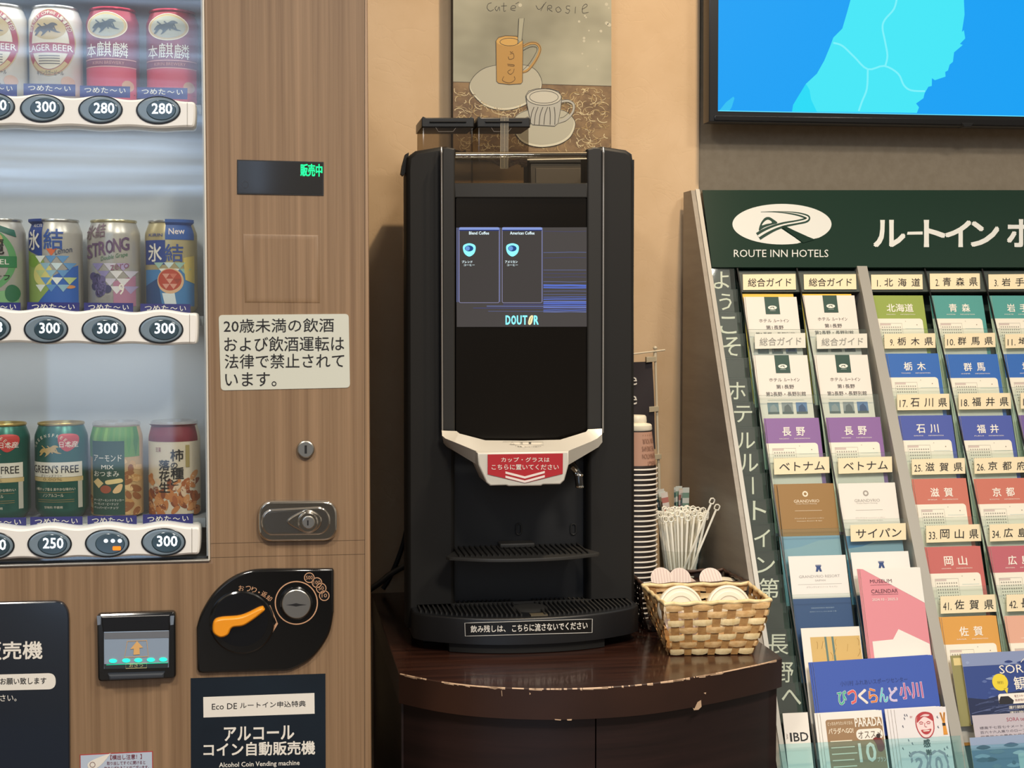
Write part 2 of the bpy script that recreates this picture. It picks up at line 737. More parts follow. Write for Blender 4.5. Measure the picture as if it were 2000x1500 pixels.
led_w = lamp('display_light', (-0.44, YV + 0.05, ZT - 0.03), 0.38, 0.05, (0.95, 0.97, 1.0))
led_w.data.shape = 'RECTANGLE'
led_w.data.size, led_w.data.size_y = 0.66, 0.05

# --- shelves, price rails, cold labels, buttons
rows = [dict(rail=((-1, 184), (378, 196), 247, 252, 383), btn=[(-12, 210), (84, 213), (197.5, 215.5), (310, 216.5)], val=['300', '300', '280', '280'],
             lab=[(-62, 33, 163, 183), (46, 147, 163, 183), (156, 254, 167, 186), (268, 366, 170, 189)], shelf=193, sl=0.02),
        dict(rail=((-1, 603), (382, 608), 670, 674, 387.5), btn=[(-20, 641), (91.5, 643), (204, 643.5), (315.5, 643.5)], val=['308', '300', '300', '300'],
             lab=[(-58, 40, 590, 609), (53, 155, 590, 610), (164, 260, 591, 611), (274, 372, 593, 612)], shelf=618, sl=0.01),
        dict(rail=((-1, 1029), (385, 1024), 1092, 1084, 392), btn=[(-13, 1064), (98.5, 1061), (210.5, 1059.5), (320, 1057)], val=['250', '250', '', '300'],
             lab=[(-58, 51, 1012, 1030), (59, 161, 1010, 1028), (171, 267, 1008, 1026), (279, 377, 1005, 1023)], shelf=1024, sl=-0.013)]
blue_l = mat('cold_blue', '1f2272', 0.4)
btn_ring = mat('button_ring', '14181c', 0.25)
btn_face = mat('button_face', '74848f', 0.15, coat=0.5)
btn_eye = mat('button_lens', '2f444e', 0.12, coat=0.6)
lit = glow('f4fbff', 1.6)
mlab = front(YV + 0.022)
CANZ = []
for r in rows:
    (xa, ya), (xb, yb), yl, yr_, xend = r['rail']
    base = wz(200, r['shelf'])
    CANZ.append(base)
    mb = MB()
    mb.box((XL, YV + 0.036, base - 0.012), (xo - 0.006, YV + 0.124, base), mat('shelf_grey', '9da3a8', 0.5))
    mb.build('display_shelf', vm)
    if r['shelf'] < 900:
        lu = lamp('display_light', (-0.44, YV + 0.07, base - 0.016), 0.33, 0.05, (0.95, 0.97, 1.0))  # lamp added under the shelf to brighten the row below
        lu.data.shape = 'RECTANGLE'
        lu.data.size, lu.data.size_y = 0.66, 0.05
    # wavy rail
    top, bot = [], []
    cs = [b[0] for b in r['btn']]
    for k in range(0, 97):
        x = -330 + (xend - 8 + 330) * k / 96
        ph = 2 * PI * (x - cs[1]) / ((cs[3] - cs[1]) / 2)
        yt = ya + (yb - ya) * (x - xa) / (xb - xa) - 3.2 * math.cos(ph)
        yo = yl + (yr_ - yl) * (x - xa) / (xb - xa) + 1.6 * math.cos(ph)
        top.append((x, yt))
        bot.append((x, yo))
    t, b_ = top[-1], bot[-1]
    cap = smooth([t, (t[0] + 7, t[1] + 5), (xend, (t[1] + b_[1]) / 2), (b_[0] + 6, b_[1] - 5), b_], 5)
    mb = MB()
    mb.prism(top[:-1] + cap + bot[::-1][1:], plastic_w, -0.034, 0.006, mv, 0.006, 5)
    mb.rect(xend - 17, t[1] + 3, xend - 16.2, b_[1] - 3, mat('rail_joint', '8c857a', 0.5), 0.0064, mv)
    rail = mb.build('price_rail', vm)
    for (x, y), v in zip(r['btn'], r['val']):
        mb = MB()
        mb.prism(ell(x, y, 43.5, 27.5, 48), btn_ring, 0.004, 0.0075, mv, 0.0008, 1)
        mb.prism(ell(x, y, 40.5, 25, 48), btn_face, 0.004, 0.0085, mv, 0.001, 3)
        mb.prism(ell(x + 6, y + 0.5, 29, 20, 40), btn_eye, 0.006, 0.0092, mv, 0.0006, 2)
        if v:
            mb.text(v, x - 12, y - 12.5, x + 27, y + 7.5, lit, 0.0097, mv, 0.035)
        else:
            for q in range(3):
                mb.poly(ell(x - 2 + q * 13.5, y - 5.5, 4.2, 3.8, 16), lit, 0.0097, mv)
            mb.poly(rr(x + 11, y + 5, x + 27, y + 13, 2), glow('ff7a1e', 1.8), 0.0097, mv)
        mb.build('price_button', rail)
    for (x0, x1, y0, y1) in r['lab']:
        mb = MB()
        d = r['sl'] * (x1 - x0)
        mb.prism([(x0, y0), (x1, y0 + d), (x1, y1 + d + 3), (x0, y1 + 3)], blue_l, -0.0012, 0, mlab)
        wd = x1 - x0
        mb.text('つめた', x0 + wd * .09, y0 + 3, x0 + wd * .56, y0 + 14, WHITE, 0.0004, mlab, 0.012, slope=r['sl'])
        mb.text('～', x0 + wd * .60, y0 + 6.5 + d * .6, x0 + wd * .74, y0 + 10.5 + d * .6, WHITE, 0.0004, mlab, 0.012)
        mb.text('い', x0 + wd * .79, y0 + 4 + d * .8, x0 + wd * .91, y0 + 13.5 + d * .8, WHITE, 0.0004, mlab, 0.012)
        mb.build('cold_label', vm)

# --- LED display
mb = MB()
q = [(463, 312), (632, 316.5), (632, 382), (463, 379)]
mb.prism(q, dark_metal_m, -0.002, 0.0012, mv)
mb.poly(inset(q, 2), mat('display_black', '1a1b1e', 0.06, coat=1.0), 0.0015, mv)
mb.text('販売中', 587, 320.5, 629, 344, glow('19ff8c', 1.8), 0.0018, mv, 0.03, slope=0.02)
mb.stroke(ell(479, 361, 6, 6, 18), 1.6, mat('lens_ring', '34363c', 0.3), 0.0018, mv, closed=True)
mb.build('status_display', vm)
# --- embossed blank panel
mb = MB()
mb.prism([(474, 457), (622, 459), (625, 592), (478, 591)], wood, -0.001, 0.0011, mv, 0.0010, 9, nb=3)
mb.build('blank_panel', vm)
# --- notice
mb = MB()
mb.prism(rq([(427, 615.3), (681, 613), (683.5, 757), (431.5, 762.5)], 8), mat('notice_paper', 'cfcfc0', 0.5), -0.0005, 0.0008, mv)
for t, x0, x1, y0, y1 in (('20歳未満の飲酒', 437, 652, 623, 650), ('および飲酒運転は', 438, 672, 658, 687), ('法律で禁止されて', 439, 672, 692, 720), ('います。', 440, 540, 727.5, 755)):
    mb.text(t, x0, y0, x1, y1, BLACK, 0.0012, mv, 0.004, slope=-0.008)
mb.build('notice_sign', vm)
# --- key lock
mb = MB()
mb.prism(ell(597, 877, 17.5, 17.5, 36), steel, -0.001, 0.006, mv, 0.003, 3)
mb.rect(594.6, 869, 599.2, 885, BLACK, 0.0063, mv)
mb.build('key_lock', vm)
# --- handle lock
hd = rq([(504, 976), (659, 975.5), (659.5, 1055), (504, 1057)], 31, 10)
mb = MB()
mb.prism(hd, chrome, -0.001, 0.009, mv, 0.005, 5, nb=4)
hn = mb.build('door_handle', vm)
mb = MB()
st = ell(532, 1018, 22, 25.5, 18, 90, 270) + ell(619, 1015, 26, 27.5, 18, -90, 90)
mb.prism(st, chrome, 0.008, 0.0115, mv, 0.002, 3, nb=3)
mb.prism(inset(st, 5.5), mat('handle_recess', '8a847a', 0.22, 1.0), 0.009, 0.0118, mv)
tear = smooth([(560, 1016), (580, 1000), (603, 993), (625, 1004), (628, 1017), (620, 1031), (602, 1039), (582, 1032)], 5, True)
mb.prism(tear, chrome, 0.0115, 0.015, mv, 0.002, 3)
mb.prism(ell(601, 1016.5, 20, 20.5, 32), chrome, 0.014, 0.018, mv, 0.002, 3)
mb.prism(ell(602, 1016.5, 13, 13, 28), steel, 0.0175, 0.0195, mv, 0.001, 2)
mb.rect(599, 1012, 602, 1022, BLACK, 0.0197, mv)
mb.build('lock_cylinder', hn)

# --- coin panel
cp = [(650, 1109), (652, 1113)] + smooth([(652, 1194), (642, 1239), (611.5, 1282), (571, 1306), (545, 1309.5)], 8) + \
     [(396, 1313.5), (388, 1312), (385, 1306)] + smooth([(384, 1224), (394, 1194), (418, 1156), (452, 1127), (489, 1112.5), (530, 1109.5)], 8)
mb = MB()
mb.prism(cp, gloss_k, -0.001, 0.006, mv, 0.004, 5, nb=3)
tan = ink('c99a76')
mo = front(YV)
for t, x, y, a in (('お', 471.5, 1147, 3), ('つ', 485, 1147.5, 6), ('り', 496.5, 1150, 12), ('・', 506, 1155, 18), ('返', 516, 1158.5, 28), ('却', 525.5, 1166.5, 38)):
    if t == '・':
        mb.poly(ell(x, y, 1.6, 1.6, 10), tan, 0.0064, mo)
    else:
        mb.text(t, x - 5.2, y - 5.2, x + 5.2, y + 5.2, tan, 0.0064, mo, 0.004, rot=a)
mb.stroke(ell(578.6, 1175.5, 41, 41.5, 48), 2.2, tan, 0.0064, mo, closed=True)
mb.stroke([(527, 1180), (532, 1192), (541, 1214), (536, 1222), (533, 1232)], 1.6, tan, 0.0064, mo)
mb.poly([(541, 1212), (543, 1216), (533, 1233), (534, 1222)], tan, 0.0064, mo)
for x, y, t in ((603.8, 1126.5, '500'), (618.7, 1136, '100'), (627, 1147, '50'), (633, 1161.5, '10')):
    mb.poly(ell(x, y, 9.6, 9.6, 24), mat('coin_black', '0d0c0c', 0.3), 0.0064, mo)
    mb.stroke(ell(x, y, 9.4, 9.4, 28), 1.7, tan, 0.0066, mo, closed=True)
    wt = 13 if len(t) == 3 else 10
    mb.text(t, x - wt / 2, y - 3.6, x + wt / 2, y + 3.6, tan, 0.0068, mo, 0.0, slope=-0.05)
coin = mb.build('coin_panel', vm)
mb = MB()
mb.prism(ell(472.5, 1213, 64, 62, 48), gloss_k, 0.004, 0.010, mv, 0.004, 4)
mb.prism(ell(470.5, 1208, 53, 51, 48), mat('dial_black', '060607', 0.25), 0.008, 0.0104, mv)
mb.build('return_dial', coin)
mb = MB()
lv = smooth([(415.5, 1222), (419, 1207), (433, 1201), (472, 1197), (508, 1181), (516, 1183), (514, 1191), (479, 1216), (455, 1221), (446, 1235), (432, 1240), (419, 1233)], 5, True)
mb.prism(lv, mat('orange_plastic', 'f39a1e', 0.35), 0.009, 0.020, mv, 0.006, 4.5, nb=4)
mb.build('return_lever', coin)
mb = MB()
mb.prism(ell(578.6, 1176, 33, 33, 40), gloss_k, 0.004, 0.010, mv, 0.003, 4)
mb.prism(ell(578.6, 1176, 28.5, 28.5, 40), steel, 0.008, 0.013, mv, 0.002, 2)
mb.poly([(558, 1177.6), (570, 1176), (578, 1174.3), (586, 1176), (599, 1177.2), (586, 1179), (578, 1180.6), (570, 1179)], BLACK, 0.0134, mv)
mb.build('coin_slot', coin)

# --- bill reader
z6 = lambda x, y: (x / 4.285, 1150 + y / 4.285)
mb = MB()
mb.prism(rq([z6(815, 198), z6(1475, 175), z6(1480, 735), z6(825, 765)], 9), gloss_k, -0.001, 0.010, mv, 0.004, 4)
mb.prism([z6(855, 215), z6(1430, 198), z6(1425, 330), z6(870, 345)], mat('reader_black', '121214', 0.3), 0.009, 0.013, mv, 0.002, 2)
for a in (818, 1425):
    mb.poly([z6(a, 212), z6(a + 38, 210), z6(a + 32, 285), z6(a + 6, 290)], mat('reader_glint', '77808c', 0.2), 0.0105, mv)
br = mb.build('bill_reader', vm)
mb = MB()
mouth = [z6(878, 340), z6(1420, 328), z6(1418, 640), z6(878, 652)]
mb.prism(mouth, mat('reader_mouth', '8f9fb2', 0.25, coat=0.4), 0.008, 0.0125, mv, 0.001, 2)
mb.poly([z6(880, 350), z6(1420, 335), z6(1420, 390), z6(885, 402)], mat('reader_lip', '8a8d92', 0.3, 0.5), 0.0129, mv)
mb.poly([z6(880, 610), z6(1415, 600), z6(1410, 640), z6(885, 650)], mat('reader_tray', '30383a', 0.25), 0.0129, mv)
for x in (955, 1065, 1165, 1270, 1372):
    y = 583 - (x - 955) * 0.028
    mb.poly([z6(*p) for p in ell(x, y, 33, 17, 20)], glow('2affc0', 1.7), 0.0133, mv)
mb.stroke([z6(900, 615), z6(1410, 598)], 1.4, glow('2affc0', 0.7), 0.0133, mv)
og = ink('e0b070')
mb.stroke([z6(*p) for p in ((1075, 420), (1235, 412), (1250, 545), (1050, 552))], 1.2, og, 0.0131, mv, closed=True)
mb.poly([z6(*p) for p in ((1155, 418), (1205, 472), (1175, 475), (1178, 528), (1125, 532), (1128, 482), (1098, 486))], og, 0.0132, mv)
mb.stroke([z6(*p) for p in ((1062, 605), (1235, 600), (1235, 640), (1062, 645))], 1.0, ink('c9c08a'), 0.0134, mv, closed=True)
mb.text('おさつ', *z6(1090, 606), *z6(1205, 634), ink('c9c08a'), 0.0134, mv)
mb.build('bill_slot', br)
mb = MB()
mb.prism([z6(912, 690), z6(1385, 676), z6(1378, 722), z6(925, 742)], mat('reader_bar', '3c4046', 0.25), 0.009, 0.016, mv, 0.003, 4)
mb.build('slot_bar', br)

# --- dark panel at the lower edge of the window
mb = MB()
dp = [(-330, 1183), (110, 1172)] + smooth([(110, 1172), (124, 1176), (134, 1190), (136.5, 1208)], 5)[1:] + [(140, 1900), (-330, 1900)]
mb.prism(dp, mat('dark_blue_acrylic', '141d29', 0.14, coat=0.6), -0.001, 0.006, mv, 0.003, 3)
mb.text('アルコールコイン自動', -260, 1257, -34, 1289, WHITE, 0.0064, mv, 0.02, slope=-0.02)
mb.text('販売機', -33, 1252.5, 84, 1286.5, WHITE, 0.0064, mv, 0.03, slope=-0.02)
mb.poly(rq([(-260, 1322), (110, 1312), (110.5, 1343.5), (-260, 1352)], 15, 8), WHITE, 0.0064, mv)
mb.text('お願い致します', 2.5, 1321.5, 92, 1334.5, BLACK, 0.0068, mv, 0.008, slope=-0.016)
mb.text('ください。', -26, 1355, 34, 1368, WHITE, 0.0064, mv, 0.004, slope=-0.02)
mb.build('guide_panel', vm)
# --- drip sticker
mb = MB()
sk = [(156, 1473.5), (298.5, 1466.5), (300, 1600), (157, 1604)]
mb.prism(sk, ink('b0423f'), -0.0005, 0.0006, mv)
mb.poly(inset(sk, 1.6), ink('bcc8d8'), 0.0009, mv)
mb.poly(smooth([(214, 1471.5), (190, 1480), (176, 1487), (171, 1494), (176, 1502), (188, 1500), (201, 1490), (216, 1471)], 4, True), WHITE, 0.0012, mv)
mb.stroke(ell(181, 1493, 5, 5, 16), 1.2, ink('8a6a66'), 0.0014, mv, closed=True)
mb.text('【横出し注意！】', 216, 1474, 277, 1483.5, ink('7a2530'), 0.0012, mv, 0.01, slope=-0.03)
mb.text('取り出してすぐに開けると', 209, 1487, 284, 1494, ink('7a3a4a'), 0.0012, mv, 0.006, slope=-0.03)
mb.text('吹きこぼれることがございます。', 204, 1496.5, 291, 1503.5, ink('7a3a4a'), 0.0012, mv, 0.006, slope=-0.03)
mb.build('spill_sticker', vm)
# --- benefit poster
mb = MB()
mb.prism([(372.5, 1324.5), (635.5, 1315.5), (637, 1850), (374, 1862)], navy, -0.0005, 0.0008, mv)
mb.poly([(397, 1361), (614, 1353), (614.5, 1393.5), (397.5, 1401)], WHITE, 0.0011, mv)
mb.text('Eco DE', 414, 1374, 463, 1385.5, BLACK, 0.0014, mv, 0.0, slope=-0.03)
mb.text('ルートイン申込特典', 469, 1371.5, 597, 1383, BLACK, 0.0014, mv, 0.004, slope=-0.03)
mb.text('アルコール', 438, 1420, 574, 1446.5, WHITE, 0.0012, mv, 0.035, slope=-0.025)
mb.text('コイン自動販売機', 398, 1451, 615, 1477, WHITE, 0.0012, mv, 0.035, slope=-0.02)
mb.text('Alcohol Coin Vending machine', 428, 1489, 585, 1501, WHITE, 0.0012, mv, 0.015, slope=-0.03)
mb.build('benefit_poster', vm)

# ================================================================== display cans
RC = 0.033
YC = YV + 0.080


def can(name, cx, row, label, body, rim, group, deco, snack=False):
    zc = CANZ[row]
    # centre from the pixel column of its axis
    c = P(cx, rows[row]['shelf'], YC)
    c.z = zc + 0.0008
    zc = c.z
    th0 = -PI / 2 - math.atan2(c.x, c.y) * 0   # facing the aisle
    root = thing(name, c, label, 'can', group)
    mb = MB()
    if not snack:
        prof = [(0, 0.001), (0.024, 0.001), (0.0245, 0), (0.0262, 0.002), (0.0315, 0.0085), (RC, 0.0125), (RC, 0.1025), (0.0325, 0.106), (0.0285, 0.1165), (0.0278, 0.118)]
        mb.lathe(prof, c, body, 56)
    else:
        prof = [(0, 0.001), (0.030, 0.001), (RC, 0.003), (RC, 0.1), (0.0325, 0.104), (0.0292, 0.116)]
        mb.lathe(prof, c, body, 56)
    k = 1.546 * 1000
    yb = rows[row]['shelf']

    def mc(px, py, z=0.0):
        s = max(-0.985, min(0.985, (px - cx) / k / RC * 0.992))
        t = math.asin(s) + math.atan2(c.x, c.y)
        h = max((yb - py) / k, 0.0012)
        r_ = RC
        for (ra, ha), (rb, hb) in zip(prof, prof[1:]):
            if ha <= h <= hb and ha > 0.002:
                r_ = ra + (rb - ra) * (h - ha) / max(hb - ha, 1e-6)
        r_ += z + 0.0003
        return Vector((c.x + r_ * math.sin(t), c.y - r_ * math.cos(t), zc + h))
    deco(mb, mc, cx)
    mb.build('can_body', root)
    mb = MB()
    if not snack:
        mb.lathe([(0.0278, 0.1178), (0.0290, 0.1185), (0.0293, 0.1200), (0.0287, 0.1215), (0.0272, 0.1212), (0.0265, 0.1165), (0, 0.1165)], c, rim, 48)
        mb.build('can_lid', root)
    else:
        mb.lathe([(0.0292, 0.1155), (0.0300, 0.116), (0.0302, 0.1185), (0.0296, 0.1215), (0.0280, 0.1215), (0.0275, 0.1175), (0, 0.1172)], c, clear('clear_lid%d' % row + name, (0.93, 0.93, 0.93), 0.10, 0.08, 0.25, (210, 210, 210)), 48)
        mb.build('plastic_lid', root)
    return root


ST = 5.0
tinR = mat('can_red', '8f2434', 0.32, 0.35)
tinS = mat('can_silver', 'bdb9b2', 0.32, 0.4)
tinW = mat('can_white', 'd8d2c8', 0.32, 0.2)
tinG = mat('can_green', '0f5a4e', 0.3, 0.4)
tinGold = mat('can_gold_rim', 'c2a867', 0.28, 0.8)
rimS = mat('can_rim_silver', 'b9b7b2', 0.25, 0.9)
rimR = mat('can_rim_red', 'a3283c', 0.25, 0.7)
gold = ink('c3ab74')
goldD = ink('8f7a48')
cream = ink('dcd3bd')


def beast(mb, mc, x, y, s, m, z):
    """prancing maned animal crest"""
    body = smooth([(-1.0, .15), (-.72, -.25), (-.35, -.3), (0, -.42), (.3, -.62), (.55, -.6), (.72, -.42), (.5, -.35), (.42, -.1), (.62, .1), (.95, .25), (.6, .25), (.3, .12), (.05, .12), (-.2, .4), (-.5, .62), (-.35, .3), (-.55, .12), (-.8, .45), (-1.0, .5), (-.85, .2)], 3, True)
    mb.poly([(x + a * s, y + b * s * .8) for a, b in body], m, z, mc, step=ST)
    for dx in (-.5, 0, .45):
        mb.stroke([(x + (dx - .25) * s, y - .45 * s), (x + dx * s, y - .25 * s), (x + (dx + .2) * s, y + .2 * s)], s * .09, m, z, mc, step=ST)


def d_lager(mb, mc, cx):
    red, dk = ink('a5262c'), ink('5b4a3a')
    cy = 78
    mb.poly(ell(cx, cy, 44, 63, 48), red, 0, mc, [ell(cx, cy, 36, 52, 48)], step=ST)
    mb.stroke(ell(cx, cy, 44.5, 64, 48), 1.5, gold, 0.0002, mc, closed=True, step=ST)
    mb.poly(ell(cx, cy, 35.5, 51.5, 40), cream, 0.0001, mc, step=ST)
    mb.rect(cx - 43, cy + 1, cx + 43, cy + 20, red, 0.0003, mc, step=ST)
    mb.text('LAGER BEER', cx - 43, cy + 4.5, cx + 41, cy + 16.5, WHITE, 0.0006, mc, 0.01, step=ST)
    mb.poly(ell(cx, cy - 26, 31, 21, 30), gold, 0.0002, mc, step=ST)
    beast(mb, mc, cx - 2, cy - 24, 26, ink('4a4236'), 0.0005)
    t = 'BREWERY COMPANY LIMITED'
    for i, ch in enumerate(t):
        a = R(205 + 130 * i / (len(t) - 1))
        mb.text(ch, cx + 40 * math.cos(a) - 2.2, cy + 57.5 * math.sin(a) - 3.5, cx + 40 * math.cos(a) + 2.2, cy + 57.5 * math.sin(a) + 3.5, cream, 0.0006, mc, 0.01, rot=math.degrees(a) + 90, step=ST) if ch != ' ' else None
    for i in range(4):
        mb.rect(cx - 20, cy + 25 + i * 5, cx + 20, cy + 26.6 + i * 5, dk, 0.0004, mc, step=ST)
    mb.poly([(cx + 43 * math.cos(R(a)), cy + 62 * math.sin(R(a))) for a in range(40, 145, 7)] + [(cx + 37 * math.cos(R(a)), cy + 53 * math.sin(R(a))) for a in range(140, 38, -7)], gold, 0.0003, mc, step=ST)
    mb.text('キリンラガービール', cx - 24, 132, cx + 26, 141, dk, 0.0006, mc, 0.01, step=ST)
    mb.text('SINCE 1888', cx - 17, 158, cx + 16, 164, dk, 0.0004, mc, 0.01, step=ST)
    mb.poly(ell(cx + 32, 153, 11, 11, 16), ink('c9a48c'), 0.0004, mc, step=ST)


def d_honkirin(mb, mc, cx):
    mb.rect(cx - 48, 122, cx + 48, 200, ink('d04a60'), 0, mc, step=ST)
    mb.rect(cx - 48, 107, cx + 48, 122, ink('7d1f36'), 0.0001, mc, step=ST)
    for y in (107, 121.5):
        mb.rect(cx - 48, y - .8, cx + 48, y + .8, ink('e0a8a0'), 0.0003, mc, step=ST)
    mb.text('KIRIN BREWERY', cx - 30, 111, cx + 30, 117, ink('c98a7a'), 0.0003, mc, step=ST)
    mb.poly(ell(cx - 3, 42, 38, 26, 40), gold, 0.0001, mc, step=ST)
    mb.poly(ell(cx - 3, 42, 33, 21.5, 40), ink('a9aa98'), 0.0003, mc, step=ST)
    mb.stroke(ell(cx - 3, 42, 38, 26, 40), 1.6, ink('e8dcc0'), 0.0004, mc, closed=True, step=ST)
    beast(mb, mc, cx - 3, 44, 27, ink('3f4a4e'), 0.0006)
    mb.text('本', cx - 43, 77, cx - 23, 103, WHITE, 0.0005, mc, 0.0, step=ST)
    mb.text('麒', cx - 21, 74, cx + 7, 103, WHITE, 0.0005, mc, 0.0, step=ST)
    mb.text('麟', cx + 9, 75, cx + 36, 104, WHITE, 0.0005, mc, 0.0, step=ST)
    mb.poly(ell(cx + 35, 158, 10, 11, 16), ink('cfa27f'), 0.0003, mc, step=ST)


def d_green_label(mb, mc, cx):
    g = ink('2f7a4c')
    mb.poly(ell(cx - 6, 510, 50, 62, 44), ink('5d9a62'), 0, mc, [ell(cx - 6, 510, 40, 51, 44)], step=ST)
    mb.poly([(cx + 5, 438), (cx + 42, 452), (cx + 44, 466), (cx + 5, 450)], ink('1d5f52'), 0.0002, mc, step=ST)
    mb.poly(ell(cx - 6, 470, 30, 18, 28), gold, 0.0002, mc, step=ST)
    mb.text('淡麗', cx - 42, 470, cx + 26, 500, BLACK, 0.0005, mc, 0.02, step=ST)
    mb.rect(cx - 46, 503, cx + 44, 525, g, 0.0004, mc, step=ST)
    mb.text('GREEN LABEL', cx - 60, 509, cx + 33, 519, WHITE, 0.0006, mc, 0.01, step=ST)
    mb.text('糖質70%オフ', cx - 40, 538, cx + 34, 550, BLACK, 0.0005, mc, 0.01, step=ST)
    mb.poly([(cx - 47, 592), (cx - 10, 575), (cx + 46, 566), (cx + 46, 600), (cx - 47, 600)], ink('7fb07a'), 0.0001, mc, step=ST)
    mb.poly(ell(cx + 37, 575, 11, 17, 20), ink('2f6b4a'), 0.0003, mc, step=ST)


def diamonds(mb, mc, x, y, w_, h, nx, ny, cols, z):
    r_ = random.Random(int(x * 7 + y))
    for j in range(ny):
        for i in range(nx):
            ox = x + (i - nx / 2 + .5) * w_ + (j % 2) * w_ / 2
            oy = y + j * h
            mb.poly([(ox - w_ / 2, oy), (ox, oy - h * .02), (ox + w_ / 2, oy), (ox, oy + h)], r_.choice(cols), z, mc, step=ST)


def d_hyoketsu(mb, mc, cx):
    b1, b2 = ink('1d3f8c'), ink('2f62b4')
    mb.poly([(cx - 48, 430), (cx - 13, 430), (cx - 13, 505), (cx - 48, 490)], b1, 0, mc, step=ST)
    mb.poly([(cx - 48, 556), (cx - 6, 548), (cx + 48, 520), (cx + 48, 600), (cx - 48, 600)], b2, 0, mc, step=ST)
    mb.poly([(cx - 48, 490), (cx - 10, 510), (cx + 6, 560), (cx - 30, 600), (cx - 48, 600)], ink('8fa85a'), 0.0001, mc, step=ST)
    mb.poly(ell(cx - 34, 512, 12, 12, 20), ink('7aa23a'), 0.0003, mc, step=ST)
    mb.poly(ell(cx - 12, 538, 20, 22, 24), ink('d8cf7e'), 0.0003, mc, step=ST)
    mb.poly([(cx - 5, 488), (cx + 16, 488), (cx + 5, 502)], ink('d8683c'), 0.0004, mc, step=ST)
    diamonds(mb, mc, cx + 4, 502, 21, 14, 3, 5, [ink('cfe0e4'), ink('e6ebe2'), ink('8fb6c8'), ink('b8c88a'), ink('5f93c4')], 0.0005)
    mb.text('氷', cx - 43, 452, cx - 18, 490, WHITE, 0.0006, mc, 0.02, step=ST)
    mb.text('結', cx - 9, 450, cx + 26, 489, ink('28509c'), 0.0006, mc, 0.02, step=ST)
    mb.text('Lemon', cx + 12, 488, cx + 40, 500, ink('3d4a6a'), 0.0006, mc, 0.0, slope=-0.2, step=ST)
    mb.text('ALC.5%', cx - 35, 440, cx - 14, 446, WHITE, 0.0006, mc, step=ST)
    mb.poly(ell(cx + 36, 562, 8, 3.5, 14), ink('d8935c'), 0.0004, mc, step=ST)


def d_strong(mb, mc, cx):
    pur = ink('6a5078')
    mb.text('氷結', cx - 48, 443, cx - 6, 471, ink('7a6270'), 0.0004, mc, 0.01, slope=-.15, step=ST)
    for i, ch in enumerate('STRONG'):
        x0 = cx - 47 + i * 14
        mb.text(ch, x0, 480 - i * 3.0, x0 + 13.5, 506 - i * 3.2, ink('5d4468') if i % 2 else ink('6d5274'), 0.0005, mc, 0.03, step=ST)
    mb.text('Double Grape', cx - 15, 503, cx + 34, 514, ink('3d7a5a'), 0.0005, mc, 0.0, slope=-.2, step=ST)
    diamonds(mb, mc, cx + 2, 516, 24, 15, 3, 4, [ink('a99ac0'), ink('c8c2d0'), ink('8e86b4'), ink('b49aa8'), ink('dcd8d8')], 0.0003)
    for i in range(14):
        a, b = rnd.uniform(-34, -2), rnd.uniform(540, 580)
        mb.poly(ell(cx + a, b, 8, 8, 14), rnd.choice([ink('4f4876'), ink('6a6290'), ink('3f3f66')]), 0.0004, mc, step=ST)
    mb.text('9', cx + 18, 556, cx + 27, 577, WHITE, 0.0006, mc, 0.02, step=ST)
    mb.poly([(cx + 8, 552), (cx + 46, 540), (cx + 46, 600), (cx + 8, 600)], ink('b07a94'), 0.0002, mc, step=ST)
    mb.text('zero', cx + 3, 520, cx + 36, 530, ink('8a5a74'), 0.0006, mc, 0.0, slope=-.15, step=ST)


def d_new(mb, mc, cx):
    b1 = ink('1d3f8c')
    mb.rect(cx - 47, 470, cx - 5, 518, b1, 0, mc, step=ST)
    mb.poly([(cx - 47, 528), (cx + 47, 528), (cx + 47, 600), (cx - 47, 600)], ink('3f7fb4'), 0, mc, step=ST)
    mb.rect(cx - 5, 429, cx + 47, 469, ink('2f5ea8'), 0.0002, mc, step=ST)
    mb.text('New', cx + 2, 447, cx + 32, 459, ink('f0e2dc'), 0.0005, mc, 0.02, slope=-.05, step=ST)
    mb.text('KIRIN', cx - 38, 457, cx - 10, 463, b1, 0.0005, mc, 0.01, step=ST)
    mb.text('氷', cx - 39, 477, cx - 12, 512, WHITE, 0.0006, mc, 0.02, step=ST)
    mb.text('結', cx - 6, 478, cx + 28, 512, ink('2a4a92'), 0.0006, mc, 0.02, step=ST)
    diamonds(mb, mc, cx + 2, 514, 20, 12, 3, 2, [ink('cfe0dc'), ink('9cc0b0'), ink('e8ece4')], 0.0003)
    mb.poly(ell(cx + 4, 550, 25, 25, 32), ink('e0b48c'), 0.0004, mc, step=ST)
    mb.poly(ell(cx + 3, 548, 22, 21, 32), ink('b8432e'), 0.0005, mc, step=ST)
    diamonds(mb, mc, cx + 3, 536, 14, 10, 2, 3, [ink('d0705a'), ink('a03a2a'), ink('dc9a84')], 0.0007)
    mb.poly([(cx - 12, 574), (cx + 12, 574), (cx + 16, 600), (cx - 6, 600)], ink('dfe6e4'), 0.0003, mc, step=ST)
    mb.poly([(cx + 28, 505), (cx + 47, 500), (cx + 47, 555), (cx + 32, 548)], ink('d8bf6a'), 0.0003, mc, step=ST)
    mb.poly([(cx - 47, 560), (cx - 20, 545), (cx - 12, 600), (cx - 47, 600)], ink('1e4a7c'), 0.0002, mc, step=ST)


